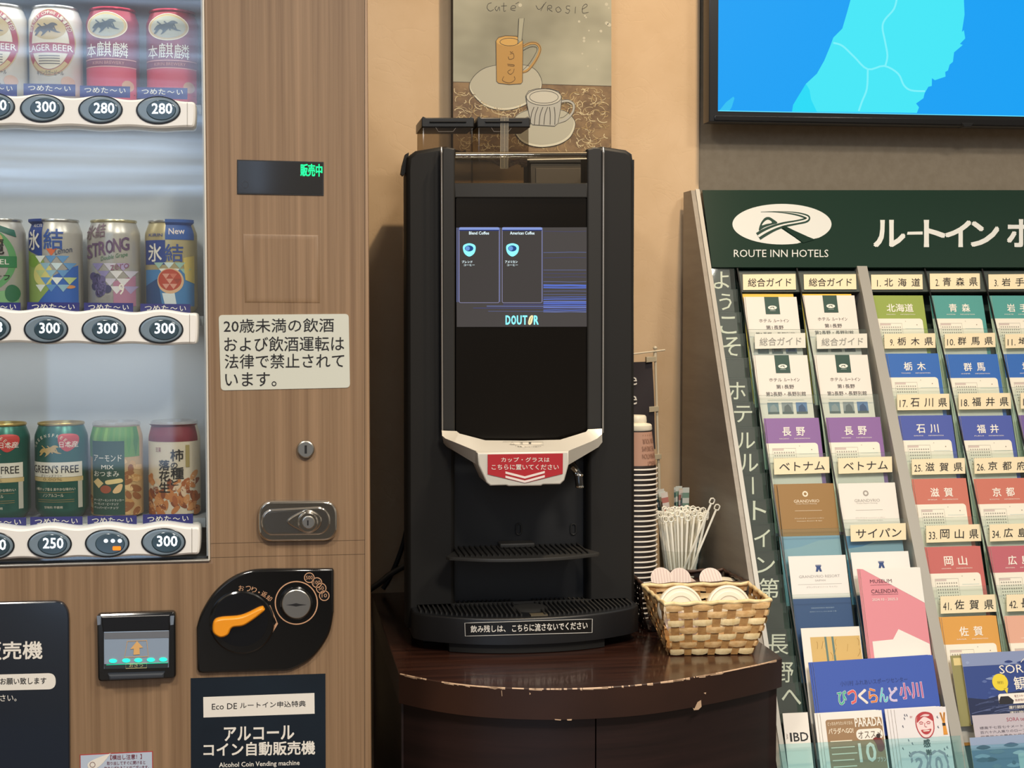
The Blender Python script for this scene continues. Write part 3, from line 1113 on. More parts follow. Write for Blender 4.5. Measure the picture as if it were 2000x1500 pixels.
def d_free(mb, mc, cx):
    dg = ink('0c4a42')
    cap = 'GREEN\'S FREE'
    mb.rect(cx - 48, 912, cx + 46, 941, ink('dcd6c6'), 0.0002, mc, step=ST)
    mb.text("GREEN'S FREE", cx - 46, 918, cx + 41, 933, BLACK, 0.0005, mc, 0.012, step=ST)
    mb.text('グリーンズフリー', cx - 28, 935.5, cx + 14, 941, BLACK, 0.0005, mc, 0.0, step=ST)
    mb.rect(cx - 48, 941.5, cx + 47, 950, gold, 0.0002, mc, step=ST)
    mb.text('0.00%', cx - 24, 943, cx + 14, 948, goldD, 0.0005, mc, 0.0, step=ST)
    mb.poly(smooth([(cx + 8, 860), (cx + 24, 856), (cx + 41, 860), (cx + 40, 878), (cx + 24, 891), (cx + 10, 880)], 4, True), ink('bb3430'), 0.0003, mc, step=ST)
    mb.text('日本産', cx + 10, 871, cx + 41, 883, WHITE, 0.0005, mc, 0.0, step=ST)
    beast(mb, mc, cx - 8, 890, 23, ink('b89a58'), 0.0004)
    for i in range(12):
        a = R(200 + 140 * i / 11)
        mb.text("GREENSFREEBE"[i], cx - 6 + 38 * math.cos(a) - 2, 893 + 34 * math.sin(a) - 3, cx - 6 + 38 * math.cos(a) + 2, 893 + 34 * math.sin(a) + 3, cream, 0.0003, mc, 0.0, rot=math.degrees(a) + 90, step=ST)
    mb.text('3種ホップ香る 爽やかな味わい', cx - 40, 962, cx + 36, 968, cream, 0.0003, mc, 0.0, step=ST)
    mb.text('ノンアルコール', cx - 25, 974, cx + 16, 980, cream, 0.0003, mc, 0.0, step=ST)
    for y in (971, 985.5, 989.5):
        mb.rect(cx - 36, y, cx + 34, y + .8, goldD, 0.0003, mc, step=ST)
    mb.text('甘味料 不使用', cx - 22, 998, cx + 14, 1003, cream, 0.0003, mc, 0.0, step=ST)
    mb.rect(cx + 40, 945, cx + 46, 1003, ink('b9b6a8'), 0.0001, mc, step=ST)


def d_almond(mb, mc, cx):
    r_ = random.Random(5)
    mb.rect(cx - 48, 845, cx + 48, 904, ink('5f8f3a'), 0, mc, step=ST)
    for i in range(9):
        x0 = cx - 46 + i * 11
        mb.poly([(x0, 846), (x0 + 6, 846), (x0 + 4, 880), (x0 + 1, 904), (x0 - 3, 875)], r_.choice([ink('3f7a30'), ink('7aa84e'), ink('4f8a36')]), 0.0001, mc, step=ST)
    for i in range(70):
        x0, y0 = cx + r_.uniform(-47, 47), r_.uniform(908, 1016)
        a = r_.uniform(0, PI)
        q = [(x0 + 9 * math.cos(t) * math.cos(a) - 5 * math.sin(t) * math.sin(a), y0 + 9 * math.cos(t) * math.sin(a) + 5 * math.sin(t) * math.cos(a)) for t in [k * PI / 5 for k in range(10)]]
        mb.poly(q, r_.choice([ink('b98a52'), ink('c9a06a'), ink('8f5a34'), ink('d8b684')]), 0.00005 + i * 2e-6, mc, step=ST)
    g = ink('20463a')
    mb.rect(cx - 40, 872, cx + 24, 1018, g, 0.0004, mc, step=ST)
    mb.text('アーモンド', cx - 36, 899, cx + 19, 912, WHITE, 0.0006, mc, 0.0, step=ST)
    mb.text('MIX', cx - 20, 919, cx + 4, 927, WHITE, 0.0006, mc, 0.02, step=ST)
    mb.text('おつまみ', cx - 36, 931, cx + 14, 942, WHITE, 0.0006, mc, 0.0, step=ST)
    mb.poly([(cx - 28, 945), (cx - 16, 955), (cx - 26, 965), (cx - 38, 953)], ink('d8bc84'), 0.0006, mc, step=ST)
    mb.poly(smooth([(cx - 12, 950), (cx + 4, 947), (cx + 18, 946), (cx + 20, 953), (cx + 4, 956), (cx - 10, 957)], 3, True), ink('e0c88c'), 0.0006, mc, step=ST)
    mb.poly(ell(cx - 12, 967, 11, 8, 18), ink('9a4e36'), 0.0006, mc, step=ST)
    mb.poly(smooth([(cx + 2, 970), (cx + 12, 958), (cx + 20, 958), (cx + 16, 972), (cx + 5, 975)], 3, True), ink('dcb684'), 0.0006, mc, step=ST)
    for i, t in enumerate(('チーズアーモンドクラッカー', 'アーモンド・ピーナッツ', 'ペッパーピーナッツ')):
        mb.text(t, cx - 37, 986 + i * 7.5, cx + (22 if i == 0 else 12), 991 + i * 7.5, WHITE, 0.0006, mc, 0.0, step=ST)


def d_kakinotane(mb, mc, cx):
    r_ = random.Random(9)
    mb.rect(cx - 48, 841, cx + 48, 875, ink('7c1f30'), 0, mc, step=ST)
    for i in range(75):
        y0 = 938 + 80 * r_.random() ** .8
        x0 = cx + r_.uniform(-47, 47)
        if y0 < 955 and abs(x0 - cx) < 28:
            continue
        a = r_.uniform(.6, 2.4)
        q = [(x0 + 11 * math.cos(t) * math.cos(a) - 5 * math.sin(t) * math.sin(a), y0 + 11 * math.cos(t) * math.sin(a) + 5 * math.sin(t) * math.cos(a)) for t in [k * PI / 5 for k in range(10)]]
        mb.poly(q, r_.choice([ink('c07a44'), ink('a85f34'), ink('d0925c'), ink('8a4a2c'), ink('dcc0a0')]), 0.00005 + i * 2e-6, mc, step=ST)
    for i, ch in enumerate('柿の種と'):
        s = (24, 13, 24, 14)[i]
        y0 = (890, 916, 926, 950)[i]
        mb.text(ch, cx - 1, y0, cx - 1 + s, y0 + s * (.95 if s > 20 else .8), BLACK, 0.0006, mc, 0.025, step=ST)
    for i, ch in enumerate('落花生'):
        mb.text(ch, cx - 24, 911 + i * 22, cx - 3, 931 + i * 22, BLACK, 0.0006, mc, 0.025, step=ST)
    mb.text('畑', cx - 38, 964, cx - 27, 978, ink('7a2a26'), 0.0006, mc, 0.0, step=ST)
    mb.rect(cx + 27, 882, cx + 34, 926, ink('a8955c'), 0.0003, mc, step=ST)
    mb.text('豆菓', cx - 31, 886, cx - 20, 895, ink('9a5044'), 0.0003, mc, step=ST)


G1, G2, G3 = 'display cans on the top shelf', 'display cans on the middle shelf', 'display cans on the bottom shelf'
can('beer_can', 3, 0, 'white lager can with red ring, cut by the frame edge', tinW, rimS, G1, d_lager)
can('beer_can', 111, 0, 'white lager can with complete red ring, next to the red cans', tinW, rimS, G1, d_lager)
can('beer_can', 222, 0, 'red beer can with gold crest, beside the white lager can', tinR, rimR, G1, d_honkirin)
can('beer_can', 338.5, 0, 'red beer can with gold crest, last on the top shelf by the wood', tinR, rimR, G1, d_honkirin)
can('beer_can', 0, 1, 'silver beer can with a green band on the middle shelf', tinS, rimS, G2, d_green_label)
can('cocktail_can', 111.5, 1, 'blue and silver cocktail can with green citrus on the middle shelf', tinS, rimS, G2, d_hyoketsu)
can('cocktail_can', 224.5, 1, 'silver and purple cocktail can with slanted capitals and dark grapes', tinS, mat('can_rim_pale', 'c8bd96', 0.25, 0.8), G2, d_strong)
can('cocktail_can', 336, 1, 'blue and gold cocktail can marked New with a red fruit slice', mat('can_pale_gold', 'c4b488', 0.3, 0.4), rimS, G2, d_new)
can('beer_can', 9, 2, 'green alcohol-free beer can cut by the frame edge, bottom shelf', tinG, tinGold, G3, d_free)
can('beer_can', 122.5, 2, 'green alcohol-free beer can beside the nut can', tinG, tinGold, G3, d_free)
can('snack_can', 230, 2, 'clear-lidded nut can with dark green label on the bottom shelf', mat('can_beige', 'b99a6c', 0.35), rimS, G3, d_almond, True)
can('snack_can', 342.5, 2, 'cream rice cracker can with maroon top, bottom shelf corner', mat('can_cream', 'd9cbb2', 0.35), rimS, G3, d_kakinotane, True)
# ================================================================== wall canvas
YP = YW - 0.032
mp = front(YP)
z8 = lambda pts: [(800 + x / 3.75, y / 3.75) for x, y in pts]
root = thing('canvas_painting', P(1040, 297, YW - 0.016), 'painted canvas of two coffee cups on saucers hanging on the cream wall', 'painting')
sky_m = grain('canvas_grey', '827f6a', 'bdb9a0', (4.5, 4.5, 6.5), 0.5, 0.0, 3, 0, 0.3, 0.7)
tab_m = grain('canvas_brown', '6b5236', '94774f', (26, 26, 26), 0.45, 0.0, 5, 0, 0.36, 0.64)
mb = MB()
mb.prism([(884.5, -110), (1194, -110), (1194, 299), (884.5, 299)], mat('canvas_edge', '1f1a17', 0.6), -0.030, 0, mp)
mb.build('stretcher', root)
mb = MB()
mb.poly([(885, -110), (1194, -110), (1194, 168.3), (885, 160)], sky_m, 0.0004, mp)
mb.poly([(885, 160), (1194, 168.3), (1194, 299), (885, 299)], tab_m, 0.0004, mp)
mb.stroke([(885, 160), (1194, 168.3)], 1.0, ink('4a3c2a'), 0.0006, mp)
r_ = random.Random(3)
gl = [ink('c9b282'), ink('b0935e'), ink('7d6040'), ink('d8c69a')]
for i in range(640):                                  # swirling brush marks
    cx, cy = r_.uniform(893, 1186), r_.uniform(174, 292)
    ra, a0 = r_.uniform(3, 15), r_.uniform(0, 360)
    arc = [p for p in ell(cx, cy, ra, ra * .8, 10, a0, a0 + r_.uniform(70, 150)) if 887 < p[0] < 1192 and p[1] > 172 and p[1] < 297]
    if len(arc) > 3:
        mb.stroke(arc, r_.uniform(.7, 1.5), r_.choice(gl), 0.0006 + i * 4e-7, mp)
for i in range(46):                                   # pale drops
    x, y = (r_.uniform(1120, 1190), r_.uniform(-90, 150)) if i % 2 else (r_.uniform(888, 1190), r_.uniform(-100, 22))
    mb.poly(ell(x, y, *(2 * (r_.uniform(.8, 4.2),)), 12), ink('c6c0a8'), 0.0006, mp)
dk = ink('3a352c')
for t in [[(600, 20), (575, 30), (568, 60), (590, 82), (615, 70)], [(640, 45), (625, 60), (640, 80), (655, 50), (660, 80)], [(690, 20), (690, 80), (705, 78)], [(670, 45), (712, 42)],
          [(745, 62), (775, 58), (770, 42), (748, 45), (742, 70), (775, 78)], [(775, 30), (800, 15)],
          [(925, 40), (950, 70), (1000, 15)], [(960, 80), (985, 30)], [(1010, 80), (1012, 45), (1035, 40), (1040, 58), (1015, 62), (1045, 85)],
          [(1090, 50), (1070, 65), (1085, 90), (1110, 75), (1092, 50)], [(1175, 45), (1150, 45), (1150, 65), (1172, 75), (1160, 98), (1140, 90)], [(1215, 50), (1212, 98)], [(1262, 70), (1300, 45), (1290, 30), (1268, 50), (1268, 95), (1310, 90)]]:
    mb.stroke(smooth(z8(t), 4), 1.0, dk, 0.0007, mp)
saucer, rimc = ink('b7b29c'), ink('d8d2b8')
s1 = smooth(z8([(437, 640), (470, 560), (560, 495), (700, 472), (850, 478), (930, 520), (968, 600), (950, 680), (880, 750), (780, 795), (670, 808), (560, 780), (480, 715)]), 5, True)
mb.poly(s1, rimc, 0.0007, mp)
mb.poly([(x, y - 2.8) for x, y in inset(s1, 2)], saucer, 0.0009, mp)
mb.stroke(s1, 1.0, dk, 0.0010, mp, closed=True)
mug = ink('b98e48')
mb.stroke(smooth(z8([(828, 340), (880, 318), (930, 320), (955, 360), (930, 430), (870, 510), (828, 530)]), 5), 5.2, mug, 0.0011, mp)
mb.stroke(smooth(z8([(828, 340), (880, 312), (935, 318), (960, 362), (935, 430), (875, 515), (828, 535)]), 5), .9, dk, 0.0012, mp)
mb.stroke(smooth(z8([(828, 372), (880, 345), (925, 345), (930, 375), (880, 460), (828, 515)]), 5), .8, dk, 0.0012, mp)
m1 = z8([(632, 300), (650, 275), (700, 262), (780, 265), (825, 290), (830, 320), (826, 600), (815, 614), (730, 620), (650, 610), (636, 595)])
mb.poly(m1, mug, 0.0013, mp)
mb.poly(z8(ell(731, 305, 96, 36, 30)), ink('d0a456'), 0.0014, mp)
mb.stroke(z8(ell(731, 308, 70, 28, 30)), .9, dk, 0.0016, mp, closed=True)
mb.stroke(m1, .9, dk, 0.0015, mp, closed=True)
mb.poly(z8([(800, 135), (838, 133), (820, 300), (790, 320)]), ink('a9a68e'), 0.0016, mp)
mb.stroke(z8([(800, 135), (838, 133), (820, 300), (790, 320)]), .8, dk, 0.0017, mp, closed=True)
for t in [[(690, 560), (680, 590), (730, 608), (770, 585), (765, 560)], [(740, 510), (718, 525), (735, 545), (758, 530), (765, 505)], [(715, 470), (760, 475), (762, 485), (718, 480)], [(722, 415), (730, 435), (762, 425), (758, 392), (735, 398)], [(735, 378), (745, 385), (755, 378)]]:
    mb.stroke(smooth(z8(t), 4), 1.0, ink('6a4a1e'), 0.0017, mp)
s2 = smooth(z8([(780, 850), (860, 810), (1000, 800), (1130, 812), (1200, 870), (1210, 930), (1170, 1010), (1080, 1062), (950, 1078), (840, 1050), (780, 990), (755, 910)]), 5, True)
mb.poly(s2, rimc, 0.0016, mp)
mb.poly([(x - .8, y - 3) for x, y in inset(s2, 2)], saucer, 0.0018, mp)
mb.stroke(s2, .9, dk, 0.0019, mp, closed=True)
cupc = ink('b4b1a4')
mb.stroke(smooth(z8([(1105, 745), (1160, 740), (1200, 765), (1195, 820), (1150, 870), (1090, 895)]), 5), 4.6, cupc, 0.0020, mp)
mb.stroke(smooth(z8([(1110, 735), (1165, 732), (1208, 765), (1200, 825), (1150, 882), (1090, 905)]), 5), .8, dk, 0.0021, mp)
mb.stroke(smooth(z8([(1110, 765), (1150, 760), (1172, 780), (1165, 820), (1130, 855), (1100, 865)]), 5), .8, dk, 0.0021, mp)
c2 = z8([(850, 700), (870, 668), (930, 650), (1020, 650), (1090, 670), (1112, 710), (1106, 790), (1085, 905), (1060, 925), (900, 915), (885, 900), (860, 770)])
mb.poly(c2, cupc, 0.0022, mp)
mb.stroke(c2, .9, dk, 0.0024, mp, closed=True)
mb.poly(z8(ell(982, 712, 128, 60, 34)), ink('c9c4b2'), 0.0023, mp)
mb.stroke(z8(ell(982, 712, 128, 60, 34)), .9, dk, 0.0025, mp, closed=True)
mb.stroke(z8(ell(982, 712, 105, 45, 34)), .9, dk, 0.0025, mp, closed=True)
for x in (885, 915, 950, 985, 1030, 1065):
    sg = 1 if x < 1000 else -.3
    mb.stroke(smooth(z8([(x + 25 * sg, 785), (x + 5 * sg, 840), (x - 3, 915)]), 4), 1.3, dk, 0.0024, mp)
mb.build('painted_canvas', root)

# ================================================================== television
YT = YW - 0.075
mt = front(YT)
z3 = lambda pts: [(1360 + x / 3.125, y / 3.125) for x, y in pts]
tvb = [(1386, -330), (1384.3, 237.5), (2330, 254), (2330, -330)]
root = thing('television', P(1850, 245, YT + 0.03), 'black wall television showing a cyan map on blue, above the leaflet rack', 'television')
blk = mat('tv_black', '17181a', 0.3)
mb = MB()
mb.prism(tvb, blk, -0.035, 0, mt, 0.002, 2)
mb.prism([(1450, 100), (2250, 110), (2250, -200), (1450, -200)], blk, -0.07, -0.033, mt)
mb.build('tv_case', root)
mb = MB()
mb.prism([(1395, 226), (2330, 239), (2330, 252), (1395, 235)], mat('tv_lower', '101113', 0.25), -0.001, 0.003, mt, 0.001, 1)
mb.prism(z3([(1610, 750), (1690, 752), (1670, 776), (1630, 776)]), blk, -0.02, 0.004, mt, 0.001, 1)
mb.build('tv_chin', root)
sea, land, line, dk_land, seaR = glow('06a0f4', 1.0), glow('43e6f6', 1.0), glow('7af0fa', 1.0), glow('1edaf6', 1.0), glow('0a96ee', 1.0)
mb = MB()
mb.poly([(1404.5, -320), (1402, 217.3), (2320, 233.5), (2320, -320)], sea, 0.0006, mt)
coast = z3([(950, -900), (940, 0), (918, 80), (890, 175), (835, 230), (815, 285), (780, 370), (735, 450), (668, 512), (620, 590), (590, 640), (583, 681)])
east = z3([(1345, 690), (1358, 655), (1340, 632), (1385, 600), (1392, 570), (1415, 530), (1436, 525), (1437, 478), (1455, 490), (1520, 468), (1518, 440), (1535, 430), (1545, 395), (1565, 378), (1572, 320), (1625, 275), (1608, 268), (1640, 235), (1632, 185), (1620, 195), (1636, 90), (1632, 0), (1700, -500), (1900, -900)])
mb.poly(coast + east, land, 0.0008, mt)
mb.poly(z3([(668, 512), (620, 590), (590, 640), (583, 681), (735, 683), (700, 610), (690, 550)]), dk_land, 0.0010, mt)
mb.poly(z3([(140, 675), (180, 625), (225, 590), (232, 600), (215, 655), (200, 678)]), glow('2cc0f2', 1.0), 0.0010, mt)
for t in [[(835, 262), (890, 280), (960, 345), (1045, 423), (1145, 403), (1230, 450), (1265, 520), (1310, 552), (1395, 557)], [(1045, 423), (1040, 540), (1010, 620), (990, 678)],
          [(1225, -20), (1205, 55), (1150, 120), (1135, 170), (1150, 250), (1165, 340), (1152, 403)]]:
    mb.stroke(smooth(z3(t), 4), 3.6, line, 0.0010, mt)
mb.stroke([(1402.4, 216.6), (2320, 232.8)], 1.2, line, 0.0012, mt)
mb.build('tv_screen', root)

# ================================================================== counter
ZC = 0.8945
laminate = grain('dark_walnut', '23130f', '43281e', (4, 60, 60), 0.22, 0.0, 5, 0.3, 0.3, 0.7)
edge_m = grain('walnut_edging', '2a1913', '382219', (3, 3, 3), 0.4)
door_m = grain('walnut_door', '1c1110', '2a1a18', (3, 3, 60), 0.42, 0.0, 5)
chip = ink('c9a98a')
fl = [PZ(x, y, ZC) for x, y in ((779, 1315), (860, 1331), (960, 1341.5), (1100, 1345), (1250, 1337), (1380, 1318), (1470, 1300), (1512, 1290))]
arcp = smooth([(p.x, p.y) for p in fl], 5)
XL_, XRr = arcp[0][0], PZ(1529, 1284, ZC).x
arcp += [(XRr - 0.003, arcp[-1][1] + 0.012), (XRr, arcp[-1][1] + 0.035)]
outl = arcp + [(XRr, YW - 0.004), (XL_, YW - 0.004)]
flz = lambda x, y, z=0.0: Vector((x, y, z))
root = thing('counter_cabinet', ((XL_ + XRr) / 2, 2.42, 0), 'dark walnut counter cabinet with a bowed front and chipped edge under the coffee machine', 'cabinet')
H = 0.0435
mb = MB()
mb.prism(outl, laminate, ZC - H, ZC, flz, 0.0012, 0.0012, side=edge_m, nb=1)
r_ = random.Random(21)
for k in range(95):                                  # worn and chipped front edge
    t = r_.random() ** .9
    i = int(t * (len(arcp) - 3))
    a, b = Vector(arcp[i]), Vector(arcp[i + 1])
    c = a.lerp(b, r_.random())
    tdir = (b - a).normalized()
    ln = r_.choice((.0015, .004, .009, .014)) * r_.uniform(.5, 1)
    nrm = Vector((tdir.y, -tdir.x))
    c = c + nrm * 0.0003
    hh = r_.choice((.0004, .0008, .0022)) * r_.uniform(.6, 1)
    p = [c - tdir * ln, c + tdir * ln]
    v = [Vector((p[0].x, p[0].y, ZC - .0012)), Vector((p[1].x, p[1].y, ZC - .0012)), Vector((p[1].x, p[1].y, ZC - .0012 - hh)), Vector((p[0].x, p[0].y, ZC - .0012 - hh * .6))]
    mb.add(v, [[0, 1, 2, 3]], chip)
    n2 = nrm * 0.0009
    mb.add([Vector((p[0].x, p[0].y, ZC - .0011)), Vector((p[1].x, p[1].y, ZC - .0011)), Vector((p[1].x - n2.x, p[1].y - n2.y, ZC + .0003)), Vector((p[0].x - n2.x, p[0].y - n2.y, ZC + .0003))], [[0, 1, 2, 3]], chip)


def arcY(x, off=0.0):
    for i in range(len(arcp) - 1):
        if arcp[i][0] <= x <= arcp[i + 1][0]:
            t = (x - arcp[i][0]) / max(arcp[i + 1][0] - arcp[i][0], 1e-6)
            return arcp[i][1] + t * (arcp[i + 1][1] - arcp[i][1]) + off
    return arcp[0][1] + off if x < arcp[0][0] else arcp[-1][1] + off


def arcmap(off):
    def f(u, v, z=0.0):
        Y = 2.0
        for _ in range(12):
            Y = arcY(P(u, v, Y).x, off)
        return P(u, v, Y) + Vector((0, -z, 0))
    return f


am = arcmap(0)
for pts in ([(1353, 1382), (1356, 1384), (1362, 1371), (1369, 1367), (1370, 1380), (1364, 1386), (1355, 1387)], [(1374, 1353), (1379, 1352), (1378, 1356)], [(1083, 1404), (1096, 1405), (1095, 1407), (1084, 1406)], [(1107, 1404.5), (1117, 1404), (1116, 1407), (1108, 1407)], [(980, 1348), (981, 1359), (980, 1360), (979, 1349)], [(1034, 1352), (1037, 1355), (1034, 1357)]):
    mb.poly(pts, chip, 0.0006, am)
mb.build('countertop', root)
xg = P(1158, 1450, 2.02).x
inner = [(x, y + 0.016) for x, y in arcp if XL_ + 0.004 < x < XRr - 0.009]
for nm, sel in (('left', [(XL_ + 0.004, inner[0][1])] + [p for p in inner if p[0] < xg - 0.001] + [(xg - 0.001, arcY(xg, 0.016))]), ('right', [(xg + 0.001, arcY(xg, 0.016))] + [p for p in inner if p[0] > xg + 0.001] + [(XRr - 0.008, inner[-1][1] + 0.004)])):
    mb = MB()
    mb.prism(sel + [(x, y + 0.019) for x, y in sel[::-1]], door_m, 0.08, ZC - H - 0.003, flz)
    mb.build('cabinet_door', root)
mb = MB()
body = [(x, y + 0.037) for x, y in inner] + [(XRr - 0.006, YW - 0.01), (XL_ + 0.003, YW - 0.01)]
mb.prism(body, door_m, 0.0, ZC - H, flz)
mb.build('cabinet_body', root)

# ================================================================== coffee machine
YM = 2.30
mm_ = front(YM)
mk = mat('matte_black', '1e1d1b', 0.55, spec=0.3)
mk2 = mat('satin_black', '2b2a28', 0.5, spec=0.35)
gk = mat('panel_black', '120f0c', 0.14, coat=0.3)
silver = mat('silver_trim', 'c9c5bd', 0.28, 0.85)
lipm = mat('silver_plastic', 'dad5c8', 0.35, 0.12)
smoke = clear('smoked_acrylic', (0.80, 0.76, 0.68), 0.05, 0.03)
smoke2 = clear('hopper_acrylic', (0.60, 0.56, 0.50), 0.03, 0.2)
YB = 2.665
cm = thing('coffee_machine', (P(1017, 1200, 2.45).x, 2.45, ZC), 'tall black self-service coffee machine with touch screen and silver spout on the counter', 'coffee machine')
mb = MB()
lc = [(795, 1228), (793.5, 330), (796, 306), (812, 294), (862, 285.5), (884, 289), (889, 296), (889, 1190), (889, 1228)]
rc = [(1147, 1228), (1147, 296), (1152, 290), (1178, 285), (1224, 292), (1236, 300), (1239.5, 325), (1241.5, 1228)]
mb.prism(lc, mk, -0.05, 0, mm_, 0.010, 8, nb=3)
mb.prism(rc, mk, -0.05, 0, mm_, 0.010, 8, nb=3)
mb.prism([(887, 845), (1149, 845), (1149, 1228), (887, 1228)], mat('recess_black', '151515', 0.5), -(YB - YM) + 0.01, -0.03, mm_)
mb.prism([(887, 395), (1149, 395), (1149, 850), (887, 850)], mk, -(YB - YM) + 0.01, -0.03, mm_)
mb.prism([(800, 296), (793, 300), (787, 322), (784.5, 338), (789, 342), (797, 330)], mk, -0.03, -0.012, mm_)
xl0, xl1, xr0 = P(800, 600, YM + .05).x, P(800, 600, YB).x, P(1236, 600, YM + .05).x
zl0, zl1 = P(800, 1228, YM).z, P(862, 300, YM).z
for za, zb2, xa_, xb_ in ((zl0, zl1, xl0, xl0 + .066), (zl0, zl1, xr0 - .045, xr0)):
    sh = (xl1 - xl0) if xa_ == xl0 else -0.004
    mb.prism([(xa_, YM + .045), (xb_, YM + .045), (xb_, YB), (xa_ + max(sh, 0), YB)], mk, za, zb2, flz)
mb.build('machine_body', cm)
# front door frame with stiles and bars
fm = front(YM - 0.012)
mb = MB()
mb.prism([(863, 841), (863, 300), (866, 289), (874, 287), (889, 290), (889, 845)], mk2, -0.012, 0, fm, 0.004, 3)
mb.prism([(1147, 843), (1147, 291), (1162, 287), (1173, 288), (1177, 298), (1177, 838)], mk2, -0.012, 0, fm, 0.004, 3)
mb.prism([(888, 357), (1148, 357), (1148, 386), (888, 386)], mk2, -0.012, -0.001, fm, 0.002, 2)
mb.build('door_frame', cm)
mb = MB()
scr = rr(890.5, 383, 1147, 866, 7)
mb.prism(scr, gk, -0.016, -0.004, fm, 0.001, 1)
mb.build('glass_panel', cm)
# smoked window with rounded top
mb = MB()
mb.prism(rr(889, 312, 1147, 358.5, 5), smoke, -0.003, -0.001, fm)
mb.build('smoked_window', cm)
mb = MB()
mb.tube([fm(890, 303.5, -0.006), fm(1146, 302.5, -0.006)], 0.0062, clear('clear_bar', (0.80, 0.76, 0.66), 0.14, 0.05), 14)
mb.tube([fm(890, 299.3, -0.001), fm(1146, 298.3, -0.001)], 0.0009, mat('bar_edge', 'b9a98a', 0.25, 0.3), 8)
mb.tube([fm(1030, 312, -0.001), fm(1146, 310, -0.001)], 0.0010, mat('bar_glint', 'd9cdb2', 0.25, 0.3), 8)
mb.build('clear_visor', cm)
for x0, x1 in ((862, 863.5), (1178, 1177)):
    mb = MB()
    mb.tube([fm(x0, 287, 0.0), fm(x0, 297, 0.002)] + [fm(x0 + (x1 - x0) * k / 8, 300 + 545 * k / 8, 0.002) for k in range(9)], [0.0012, 0.0021] + [0.0015] * 9, silver, 10)
    mb.build('side_trim', cm)
# touch screen
ms = front(YM - 0.0082)
dim = glow('4f4a48', 0.8)
mb = MB()
mb.poly([(891, 445), (1146, 444), (1146, 638), (892, 638.5)], dim, 0.0006, ms)
r_ = random.Random(8)
z7 = lambda pts: [(880 + x / 6.818, 430 + y / 6.818) for x, y in pts]
bl = [glow('6d76a8', .7), glow('5f79d8', .8), glow('7f93e8', .8), glow('54589a', .6)]
for y, w_, c in ((150, 4, 3), (430, 8, 0), (500, 5, 3), (665, 7, 0), (710, 5, 3), (760, 5, 3), (820, 9, 0), (870, 26, 1), (900, 18, 1), (945, 8, 0), (990, 7, 0), (1025, 8, 1), (1050, 14, 1), (1080, 10, 2), (1105, 24, 1), (1140, 22, 1), (1165, 12, 2), (1195, 12, 1), (1222, 9, 2)):
    mb.stroke(z7([(1235, y + r_.uniform(-4, 4)), (1400, y), (1600, y + r_.uniform(-6, 6)), (1805, y + r_.uniform(-3, 3))]), w_ / 6.818, bl[c], 0.0008, ms)
for y, x0, w_, c in ((1120, 700, 10, 3), (1145, 480, 16, 0), (1170, 300, 8, 3), (1212, 500, 6, 0)):
    mb.stroke(z7([(x0, y), (1805, y + 5)]), w_ / 6.818, bl[c], 0.0009, ms)
for x in (84, 104, 655, 1220):
    mb.stroke(z7([(x, 100), (x, 1090)]), 1.5, bl[0], 0.0009, ms)
for x0, x1 in ((115, 645), (687, 1215)):
    mb.poly(rr(*z7([(x0, 98)])[0], *z7([(x1, 1100)])[0], 3), glow('494442', .75), 0.0010, ms)
    mb.stroke(rr(*z7([(x0, 98)])[0], *z7([(x1, 1100)])[0], 3), 1.0, glow('9a98c0', .8), 0.0011, ms, closed=True)
    mb.rect(*z7([(x0, 98)])[0], *z7([(x1, 128)])[0], glow('8aa0e0', .9), 0.0012, ms)
    mb.rect(*z7([(x0, 128)])[0], *z7([(x1, 142)])[0], glow('2c3f86', .8), 0.0012, ms)
cy_, wh_, nv_ = glow('8df0fa', 1.2), glow('e6fbff', 1.2), glow('1b4f94', .8)
for cx, t1, t2, xa, xb in ((247, 'Blend Coffee', 'ブレンド', 245, 510), (822, 'American Coffee', 'アメリカン', 790, 1115)):
    mb.text(t1, *z7([(xa, 152)])[0], *z7([(xb, 192)])[0], wh_, 0.0013, ms, 0.02)
    mb.poly(z7(smooth([(cx - 84, 375), (cx - 70, 330), (cx, 308), (cx + 70, 330), (cx + 86, 375), (cx + 68, 440), (cx + 20, 480), (cx - 20, 480), (cx - 66, 440)], 4, True)), cy_, 0.0013, ms)
    mb.poly(z7(ell(cx - 2, 377, 57, 40, 26)), nv_, 0.0014, ms)
    mb.poly(z7(ell(cx - 22, 377, 30, 30, 20)), glow('6fa4e6', .9), 0.0015, ms)
    mb.text(t2, *z7([(cx - 97, 538)])[0], *z7([(cx + (42 if cx < 500 else 68), 572)])[0], wh_, 0.0013, ms, 0.02)
    mb.text('コーヒー', *z7([(cx - 72, 585)])[0], *z7([(cx + 72, 610)])[0], wh_, 0.0013, ms, 0.02)
for i, ch in enumerate('DOUTOR'):
    x0 = 730 + i * 75
    if ch == 'O' and i == 4:
        mb.poly(z7(smooth([(1030, 1370), (1050, 1290), (1085, 1265), (1098, 1290), (1080, 1370), (1050, 1395)], 4, True)), glow('f2e6b0', 1.1), 0.0013, ms)
        mb.stroke(z7([(1050, 1370), (1062, 1330), (1075, 1290)]), .8, glow('8a7a4a', .6), 0.0014, ms)
        continue
    p0, p1 = z7([(x0 + 4, 1272)])[0], z7([(x0 + 62, 1388)])[0]
    mb.text(ch, *p0, *p1, cy_, 0.0013, ms, 0.055)
mb.build('touch_screen', cm)

